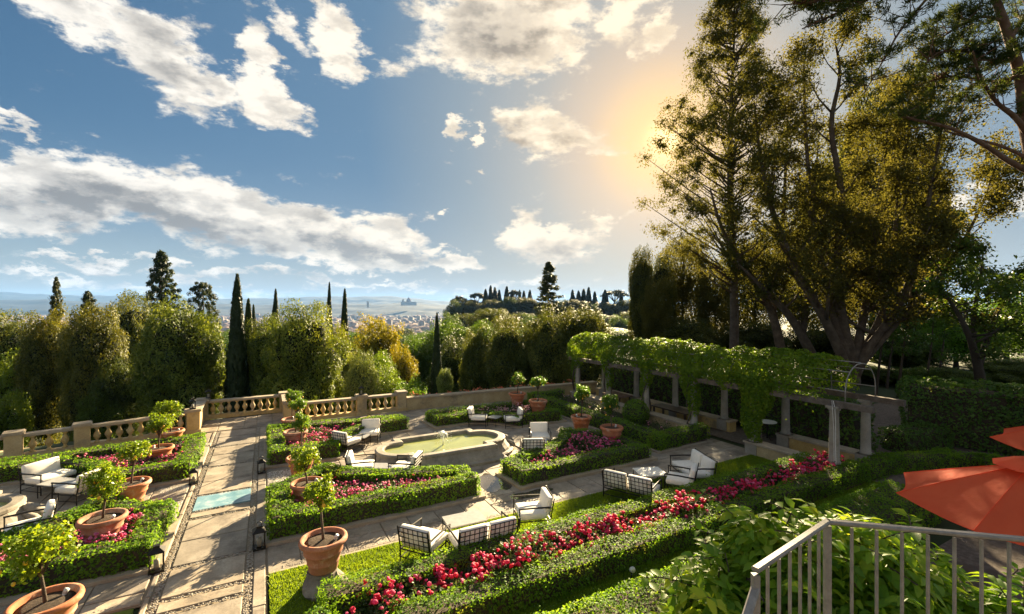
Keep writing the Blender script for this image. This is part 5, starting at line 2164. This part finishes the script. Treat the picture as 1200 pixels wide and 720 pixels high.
tree('cyp', 404, 340, 15, 42, 'thin tall cypress beside the yellow tree', 1, (.7, .8, .75, 1), GT)
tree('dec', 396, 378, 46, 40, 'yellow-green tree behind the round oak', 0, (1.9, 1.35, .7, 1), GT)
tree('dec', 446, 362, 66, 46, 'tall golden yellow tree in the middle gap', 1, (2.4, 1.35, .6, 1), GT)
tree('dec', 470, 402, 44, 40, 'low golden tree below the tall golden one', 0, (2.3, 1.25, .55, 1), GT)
tree('oak', 424, 412, 44, 28, 'silvery olive cone-shaped shrub tree above the balustrade', 2, (1.3, 1.35, 1.5, 1), GT)
tree('dec', 452, 428, 70, 29, 'bright green bush above the balustrade end', 0, BRT, GT)
tree('dec', 440, 405, 60, 36, 'fresh green tree under the golden trees', 1, (1.3, 1.25, .7, 1), GT)
tree('dec', 482, 438, 60, 28, 'green bushes at the start of the low wall', 1, (1.1, 1.25, .9, 1), GT)
tree('dec', 484, 392, 54, 52, 'hazy green tree right of the golden trees', 0, (.9, 1.05, .8, 1), GT)
tree('dec', 525, 374, 80, 52, 'wide grey-green tree behind the thin cypress', 0, (.85, .95, .85, 1), GT)
tree('dec', 558, 370, 76, 50, 'grey-green tree left of the dark oak group', 1, (.85, .92, .85, 1), GT)
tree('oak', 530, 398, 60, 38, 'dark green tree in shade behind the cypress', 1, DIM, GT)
tree('cyp', 512, 368, 15, 31, 'slim dark cypress standing before the middle trees', 0, (.75, .8, .75, 1), GT)
tree('oak', 522, 432, 20, 26.5, 'small silvery shrub by the foot of the slim cypress', 2, (1.6, 1.7, 1.8, 1), GT)
tree('oak', 560, 385, 50, 33, 'dark holm oak left of the dense dark group', 0, (.7, .72, .66, 1), GT)
tree('oak', 594, 375, 64, 32, 'dark dense holm oak behind the raised pot', 1, (.72, .72, .64, 1), GT)
tree('oak', 640, 364, 72, 33, 'dark holm oak under the tall pointed conifer', 0, (.8, .78, .64, 1), GT)
tree('oak', 684, 361, 70, 34, 'dark holm oak at the head of the pergola', 2, (.85, .8, .64, 1), GT)
tree('oak', 575, 362, 60, 60, 'hazy oak top between the middle trees', 2, (.95, .95, .8, 1), GT)
tree('con', 643, 307, 52, 52, 'tall pointed conifer in the middle, brown in the low sun', 0, (1.25, 1.1, .8, 1), GT)
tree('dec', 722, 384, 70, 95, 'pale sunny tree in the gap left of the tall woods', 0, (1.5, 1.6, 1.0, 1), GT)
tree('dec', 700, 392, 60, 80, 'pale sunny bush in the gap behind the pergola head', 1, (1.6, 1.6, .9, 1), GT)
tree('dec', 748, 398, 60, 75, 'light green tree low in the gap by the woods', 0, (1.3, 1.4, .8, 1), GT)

# hilltop grove, far off
GH = 'trees on the far hilltop'
ords = ['first', 'second', 'third', 'fourth', 'fifth', 'sixth', 'seventh', 'eighth', 'ninth', 'tenth', 'eleventh', 'twelfth', 'thirteenth',
        'fourteenth', 'fifteenth', 'sixteenth', 'seventeenth', 'eighteenth', 'nineteenth', 'twentieth']
hill_c = [(569, 340, 8), (575, 336, 8), (580, 338, 8), (585, 341, 8), (594, 337, 9), (600, 343, 9), (609, 341, 6), (614, 342, 7), (621, 341, 7),
          (671, 341, 8), (678, 342, 8), (684, 340, 9), (690, 338, 9), (697, 343, 8), (709, 341, 10), (728, 345, 9)]
for i, (px, ty, w) in enumerate(hill_c):
    tree('cyp', px, ty - 1, w * 1.35, 320 + (i * 37) % 30, '%s dark cypress from the left on the far hilltop' % ords[i], i, (.6, .6, .55, 1), GH)
tree('umb', 538, 347, 22, 318, 'lone umbrella pine at the left end of the far hilltop', 0, (.6, .6, .55, 1), GH)
tree('umb', 559, 341, 22, 325, 'umbrella pine before the hilltop cypresses', 1, (.6, .6, .55, 1), GH)
tree('umb', 552, 349, 18, 316, 'low umbrella pine beside the hilltop cypresses', 1, (.65, .65, .55, 1), GH)
tree('umb', 603, 340, 18, 322, 'umbrella pine behind the last hilltop cypresses', 0, (.6, .6, .55, 1), GH)
tree('umb', 720, 340, 34, 330, 'broad umbrella pine at the right end of the hilltop', 0, (.8, .75, .6, 1), GH)
for i in range(20):
    px = 532 + i * 10.8
    tree('oak' if i % 3 else 'dec', px, 351 + (i * 7) % 6 - (3 if 560 < px < 625 else 0), 28 + (i * 5) % 9, 300 + (i * 13) % 24, '%s round dark tree from the left under the hilltop cypresses' % ords[i], i, (.55, .52, .42, 1), GH)
for i in range(14):
    px = 528 + i * 16.5
    tree('oak' if i % 2 else 'dec', px, 363 + (i * 5) % 7, 34 + (i * 7) % 12, 225 + (i * 17) % 50, '%s round tree from the left on the slope below the hilltop' % ords[i], i + 1, (.8, .8, .6, 1), GH)
# lower slope trees in the haze behind the terrace trees
for i, (px, ty, w, dp) in enumerate([(-10, 380, 70, 75), (45, 384, 60, 80), (130, 382, 60, 85), (180, 384, 60, 80), (262, 388, 60, 75), (300, 386, 60, 90), (345, 380, 60, 85), (420, 384, 70, 90),
                                     (468, 392, 70, 120), (500, 388, 60, 110), (540, 384, 60, 100), (590, 382, 60, 90), (630, 384, 60, 95), (668, 382, 60, 100)]):
    tree('dec', px, ty, w, dp, '%s hazy valley tree from the left behind the terrace trees' % ords[i], i, (.8, .95, .8, 1), 'valley trees')

for i, (px, ty, w, dp) in enumerate([(405, 391, 26, 200), (425, 389, 30, 260), (448, 391, 28, 210), (462, 388, 30, 300), (480, 391, 28, 230), (497, 388, 30, 320), (512, 391, 26, 240),
                                     (528, 386, 30, 280), (270, 386, 30, 230), (30, 386, 34, 240), (15, 384, 30, 300), (60, 385, 30, 280), (300, 384, 30, 280), (435, 386, 26, 420), (475, 385, 26, 450), (505, 385, 26, 440)]):
    tree('dec' if i % 2 else 'oak', px, ty, w, dp, '%s small tree far down the valley slope' % ords[i], i, (.7, .8, .65, 1), 'far valley trees')

# ------------------------------------------------------------------ the tall wood on the right
def branch_tree(name, label, stems, depth0, mat_leaf, tint, seed, leaf=.2, subs=9, per=70, sub_len=2.6, bark=M_BARK, clump=.8, up=.75, from_s=.3, dspread=2.5, sub2=2):
    """stems given as ((bearing px, height px), ...) at a real depth, with limbs and twigs grown from them"""
    rng = np.random.default_rng(seed)
    r = random.Random(seed)
    mb = MB()
    cl = []
    for st in stems:
        pts0, rad0, dd = st
        pts = []
        for i, (px, py) in enumerate(pts0):
            d = depth0 + dd * i / (len(pts0) - 1)
            x, y = spot(px, d)
            pts.append(Vector((x, y, height_at(py, d))))
        # resample
        fine, rad = [], []
        m = 4
        for i in range(len(pts) - 1):
            p0, p1, p2, p3 = pts[max(i - 1, 0)], pts[i], pts[i + 1], pts[min(i + 2, len(pts) - 1)]
            for k in range(m):
                t = k / m
                fine.append(.5 * ((2 * p1) + (p2 - p0) * t + (2 * p0 - 5 * p1 + 4 * p2 - p3) * t * t + (3 * p1 - p0 - 3 * p2 + p3) * t ** 3))
        fine.append(pts[-1])
        n = len(fine)
        rad = [rad0 * (1 - .88 * i / (n - 1)) for i in range(n)]
        mb.tube(fine, rad, 10)
        for j in range(subs):
            s = from_s + (1 - from_s) * (j + r.random()) / subs
            i = min(n - 2, int(s * (n - 1)))
            p = fine[i]
            a = r.uniform(0, 6.28)
            L = sub_len * r.uniform(.6, 1.25) * (1.1 - .5 * s)
            dirv = Vector((math.cos(a), math.sin(a), up * r.uniform(.5, 1.5))).normalized()
            q1 = p + dirv * L * .5 + Vector((0, 0, -.04 * L))
            q2 = p + dirv * L + Vector((0, 0, .18 * L * up))
            rr0 = max(.02, rad[i] * .5)
            mb.tube([p, q1, q2], [rr0, rr0 * .65, rr0 * .22], 6)
            cl.append((np.array(q2), clump * r.uniform(.7, 1.2)))
            cl.append((np.array(q1) * .45 + np.array(q2) * .55, clump * r.uniform(.5, .9)))
            for e in range(sub2):
                d2 = (dirv + Vector((r.gauss(0, .8), r.gauss(0, .8), r.gauss(.25, .5)))).normalized()
                b0 = q1.lerp(q2, r.random())
                q3 = b0 + d2 * L * r.uniform(.4, .75)
                mb.tube([b0, q3], [rr0 * .35, .012], 5)
                cl.append((np.array(q3), clump * r.uniform(.5, 1.0)))
    V, F = clump_leaves(cl, per, leaf, .5, .7, rng, .3, (.1, 1.15), .85)
    root = link(name, mb.mesh('trunk', bark, True))
    tag(root, label, 'tree', 'tall trees of the right-hand wood')
    c = link('crown', mesh_np('crown', V, F, mat_leaf), root)
    c.color = tint
    return root


def tall_conifer(label, px0, depth, profile, base_y, seed, tint, n=300, per=150, trunk_r=.34):
    """profile rows: (photo height row, left reach m, right reach m) read along the trunk"""
    rng = np.random.default_rng(seed)
    r = random.Random(seed)
    x, y = spot(px0, depth)
    z0 = height_at(base_y, depth)
    zs = [height_at(p[0], depth) for p in profile][::-1]
    lf = [p[1] for p in profile][::-1]
    rt = [p[2] for p in profile][::-1]
    zt = zs[-1]
    mb = MB()
    pts = [(x + .25 * math.sin(k * .9), y, z0 + (zt - z0) * k / 9) for k in range(10)]
    mb.tube(pts, [trunk_r * (1 - .9 * k / 9) for k in range(10)], 10)
    cl = []
    for k in range(n):
        z = zs[0] + (zs[-1] - zs[0]) * rng.uniform(0, 1) ** .95
        a = rng.uniform(0, 6.28)
        side = math.cos(a)      # + is towards picture right
        L, Rr = np.interp(z, zs, lf), np.interp(z, zs, rt)
        reach = (Rr if side > 0 else L) * rng.uniform(.25, 1.0) ** .7
        fz = math.sin(a) * (L + Rr) * .45
        lat, dep = side * reach, fz * rng.uniform(.3, 1)
        c = np.array([x + lat * COS + dep * SIN, y - lat * SIN + dep * COS, z + .1 * reach])
        cl.append((c, rng.uniform(.5, .95)))
        if k % 2 == 0:
            zz = z - reach * .55
            zz = max(zz, z0 + 3)
            mb.tube([(x, y, zz), ((x + c[0]) / 2, (y + c[1]) / 2, (zz + c[2]) / 2 - .1), tuple(c)], [.07, .045, .012], 5)
    V, F = clump_leaves(cl, per, .155, .42, .55, rng, .5, (.1, 1.12), .8)
    root = link('conifer_tree', mb.mesh('trunk', M_BARK, True))
    tag(root, label, 'tree', 'tall trees of the right-hand wood')
    c = link('crown', mesh_np('crown', V, F, M_WOODS), root)
    c.color = tint


tall_conifer('very tall feathery conifer with the sun at its left edge', 858, 30,
             [(-8, .5, .7), (20, 1.6, 1.7), (60, 2.6, 2.4), (100, 3.0, 2.6), (130, 4.2, 2.7), (150, 4.8, 2.7), (175, 5.5, 2.7), (200, 6.0, 2.8), (235, 6.3, 3.0), (270, 6.4, 3.0), (300, 4.6, 2.6), (325, 2.5, 1.6)],
             470, 501, (.95, .92, .75, 1), 360, 190)

branch_tree('spreading_tree', 'huge many-stemmed tree spreading behind the pergola end', [
    (((1000, 452), (998, 420), (988, 380), (980, 310), (986, 230), (974, 150), (984, 90), (978, 45)), .36, 1.0),
    (((1002, 440), (1020, 405), (1058, 350), (1082, 270), (1094, 200), (1108, 130)), .27, -1.5),
    (((996, 440), (968, 378), (934, 318), (908, 255), (892, 190), (884, 120)), .27, -2.0),
    (((1006, 432), (1050, 380), (1105, 320), (1146, 250), (1172, 180)), .17, -2.5),
    (((1000, 430), (1012, 370), (1022, 300), (1034, 200), (1052, 90)), .26, 2.0),
    (((996, 430), (975, 360), (955, 270), (945, 170), (942, 70)), .28, 2.5),
    (((1004, 425), (1040, 350), (1050, 260), (1062, 170), (1075, 110)), .2, 1.0),
], 25, M_WOODS, (1.0, .95, .75, 1), 511, .14, 22, 170, 2.7, M_BARK, 1.0, .9, .24, 2.5, 3)
branch_tree('leaning_tree', 'pale trunk leaning left behind the pergola roof', [
    (((922, 455), (915, 410), (902, 360), (872, 312), (846, 268), (832, 220)), .34, -1.0),
    (((905, 372), (912, 320), (918, 250), (922, 170), (925, 90)), .2, 1.5),
], 27.5, M_WOODS, (.85, .88, .72, 1), 512, .135, 16, 130, 2.4, M_BARK, .8, .7, .4)
branch_tree('leaning_tree', 'thick trunk leaning left between the pale trunk and the huge tree', [
    (((962, 455), (952, 418), (926, 372), (894, 338), (866, 310)), .36, -1.0),
    (((940, 392), (948, 330), (952, 250), (960, 160)), .2, 1.5),
], 26.5, M_WOODS, (.8, .84, .70, 1), 513, .135, 14, 130, 2.2, M_BARK, .8, .7, .4)
branch_tree('dark_tree', 'low dark tree with bent trunk at the right edge', [
    (((1152, 470), (1146, 430), (1136, 395), (1118, 360), (1095, 330)), .24, -1.0),
    (((1146, 430), (1160, 390), (1175, 350), (1195, 320)), .17, 1.0),
    (((1140, 410), (1142, 365), (1150, 320), (1152, 290)), .14, 1.0),
], 22, M_LAUREL, (.85, .75, .6, 1), 514, .17, 10, 85, 1.9, M_BARKD, .7, .5, .35)


# the umbrella pine that leans in from the top right
def near_pine():
    depth = 15.0
    rng = np.random.default_rng(531)
    r = random.Random(531)
    mb = MB()
    tufts = []

    def limb(pts0, r0, d0=depth, d1=depth, tuft_from=.35, nt=14, spread=.55):
        pts = []
        for i, (px, py) in enumerate(pts0):
            d = d0 + (d1 - d0) * i / (len(pts0) - 1)
            x, y = spot(px, d)
            pts.append(Vector((x, y, height_at(py, d))))
        fine = []
        for i in range(len(pts) - 1):
            p0, p1, p2, p3 = pts[max(i - 1, 0)], pts[i], pts[i + 1], pts[min(i + 2, len(pts) - 1)]
            for k in range(5):
                t = k / 5
                fine.append(.5 * ((2 * p1) + (p2 - p0) * t + (2 * p0 - 5 * p1 + 4 * p2 - p3) * t * t + (3 * p1 - p0 - 3 * p2 + p3) * t ** 3))
        fine.append(pts[-1])
        n = len(fine)
        mb.tube(fine, [r0 * (1 - .8 * i / (n - 1)) for i in range(n)], 9)
        for j in range(nt):
            s = tuft_from + (1 - tuft_from) * r.random()
            p = fine[int(s * (n - 1))]
            q = p + Vector((r.gauss(0, spread), r.gauss(0, spread), abs(r.gauss(.15, .35)) * 1.2))
            mb.tube([p, p.lerp(q, .5) + Vector((0, 0, -.05)), q], [.02, .014, .006], 4)
            tufts.append(np.array(q))
            for _ in range(2):
                tufts.append(np.array(q) + rng.normal(0, .22, 3) * np.array([1, 1, .5]))
        return fine
    x, y = spot(1290, depth)
    limb([(1262, 560), (1240, 380), (1222, 240), (1204, 150), (1196, 90), (1178, 30), (1160, -20), (1152, -60)], .30, tuft_from=.93, nt=10)
    limb([(1206, 160), (1190, 138), (1168, 120), (1150, 92), (1140, 60)], .10, depth, 14.2, .4, 22, .5)
    limb([(1214, 205), (1184, 190), (1150, 168), (1112, 150), (1070, 140), (1052, 132)], .10, depth, 14.0, .55, 16, .4)
    limb([(1212, 190), (1175, 172), (1130, 160), (1090, 150), (1066, 152)], .06, depth, 16.0, .6, 10, .35)
    limb([(1190, 70), (1165, 72), (1130, 60), (1100, 62), (1085, 75)], .07, depth, 14.5, .25, 34, .5)
    limb([(1196, 88), (1172, 96), (1142, 92), (1112, 90), (1090, 96)], .07, depth, 15.5, .25, 34, .5)
    limb([(1175, 25), (1150, 20), (1120, 34), (1102, 45)], .06, depth, 15.0, .3, 26, .5)
    limb([(1185, 45), (1200, 20), (1215, 0), (1240, -20)], .08, depth, 15.5, .2, 26, .6)
    limb([(1160, -40), (1100, -28), (1040, -10), (985, 14), (940, 34)], .08, depth, 12.5, .3, 46, .45)
    limb([(1110, -30), (1085, 0), (1055, 36), (1030, 80), (1012, 110)], .05, 14.2, 13.2, .35, 22, .35)
    limb([(1060, -20), (1010, -4), (960, 2), (915, 6)], .05, 13.5, 12.0, .3, 34, .4)
    T = np.array(tufts)
    m = 34
    n = len(T) * m
    C = np.repeat(T, m, 0)
    d = unit(rng.normal(0, 1, (n, 3)) + np.array([0, 0, .55]))
    ln = rng.uniform(.12, .2, n)[:, None]
    P = C + d * ln * .55 + rng.normal(0, .05, (n, 3))
    nn = unit(np.cross(d, rng.normal(0, 1, (n, 3))))
    V, F = leaves(P, nn, .19, .13, .1, rng, along=d * 4)
    root = link('umbrella_pine', mb.mesh('trunk', M_PINEBARK, True))
    tag(root, 'red-barked pine with bare limbs leaning in at the top right', 'tree')
    c = link('crown', mesh_np('crown', V, F, M_PINE), root)
    c.color = (1, 1, .9, 1)


near_pine()

GW = 'trees inside the right-hand wood'
tree('oak', 752, 290, 34, 40, 'dark narrow column tree at the left edge of the wood', 2, (.6, .55, .42, 1), GW)
tree('oak', 776, 302, 36, 42, 'narrow column tree second from the left edge of the wood', 1, (.75, .68, .5, 1), GW)
tree('wood', 768, 318, 46, 38, 'small sunlit tree before the two column cypresses', 1, (1.0, .95, .75, 1), GW)
tree('wood', 800, 268, 66, 44, 'sunlit leafy tree left of the tall conifer trunk', 0, (1.0, 1.0, .8, 1), GW)
tree('wood', 838, 290, 60, 40, 'leafy tree behind the tall conifer trunk', 1, (.85, .85, .72, 1), GW)
tree('wood', 885, 270, 80, 42, 'leafy tree behind the leaning trunks', 0, (.8, .8, .7, 1), GW)
tree('wood', 940, 250, 90, 46, 'broad tree filling the back of the wood', 1, (.8, .78, .68, 1), GW)
tree('wood', 1010, 230, 90, 48, 'broad tree behind the huge spreading tree', 0, (.75, .75, .66, 1), GW)
tree('wood', 1022, 78, 100, 47, 'tall backlit tree behind the middle stems of the huge tree', 0, (.8, .85, .7, 1), GW)
tree('wood', 1080, 135, 80, 46, 'tall backlit tree behind the right limb of the huge tree', 1, (.8, .85, .7, 1), GW)
tree('wood', 985, 165, 110, 54, 'tallest leafy tree at the back of the wood', 0, (.8, .85, .7, 1), GW)
tree('wood', 1045, 205, 90, 52, 'leafy tree at the back right of the huge tree', 1, (.75, .82, .68, 1), GW)
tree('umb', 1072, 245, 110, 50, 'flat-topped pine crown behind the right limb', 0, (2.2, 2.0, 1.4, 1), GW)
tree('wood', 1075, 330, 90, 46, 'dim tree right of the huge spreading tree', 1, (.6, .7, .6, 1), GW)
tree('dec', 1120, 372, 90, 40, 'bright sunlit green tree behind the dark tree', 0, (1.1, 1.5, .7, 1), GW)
tree('dec', 1180, 345, 90, 44, 'bright green tree at the right edge of the wood', 1, (1.0, 1.4, .7, 1), GW)
tree('dec', 1230, 330, 110, 38, 'green tree cut off by the right edge', 0, (.8, 1.0, .7, 1), GW)
tree('oak', 1060, 395, 80, 38, 'dark undergrowth tree beyond the pergola end', 1, (.6, .75, .6, 1), GW)
tree('oak', 800, 372, 90, 38, 'dark low holm oak behind the pergola vine', 2, (.55, .55, .45, 1), GW)
tree('oak', 880, 378, 90, 37, 'dark low holm oak behind the leaning trunks', 0, (.5, .5, .42, 1), GW)
tree('oak', 965, 382, 90, 36, 'dark low holm oak behind the thick trunk', 1, (.5, .52, .42, 1), GW)
tree('oak', 1190, 420, 80, 32, 'dark low bush behind the tall clipped hedge', 2, (.7, .85, .6, 1), GW)
for i, (px, d, tp) in enumerate(((1032, 29, 375), (1044, 31, 365), (1058, 28, 380), (1090, 30, 370), (1104, 32, 378))):
    branch_tree('sapling', '%s thin dark stem from the left beyond the pergola hoop' % ords[i],
                [(((px - 6, 470), (px - 2, 430), (px + 2, 400), (px + 4, tp)), .10, .5)], d, M_LAUREL, (.6, .7, .5, 1), 560 + i, .16, 5, 40, 1.2, M_BARKD, .5, .6, .4)

for i, (px, d, tp, w, t_) in enumerate(((1035, 33, 432, 60, .6), (1075, 31, 428, 60, .75), (1115, 30, 432, 60, .7), (1150, 29, 436, 60, .6), (1200, 28, 430, 70, .6), (1010, 36, 425, 60, .5))):
    tree('dec' if i % 2 else 'oak', px, tp, w, d, '%s low bush from the left in the shade beyond the gravel slope' % ords[i], i, (t_, t_ * 1.2, t_ * .8, 1), 'undergrowth beyond the gravel')

# ================================================================== HAZE
def build_haze():
    m, t, out = material('summer_haze')
    v = t.node('ShaderNodeVolumePrincipled')
    v.inputs['Color'].default_value = (.22, .47, 1.0, 1)
    v.inputs['Density'].default_value = HAZE_DENSITY
    v.inputs['Anisotropy'].default_value = .1
    t.l.new(v.outputs[0], out.inputs['Volume'])
    o = MB().box((0, 0, 70), (26000, 26000, 420)).build('haze', m)
    tag(o, 'thin pale summer haze over the valley', kind='stuff')


HAZE_DENSITY = 5e-5
build_haze()
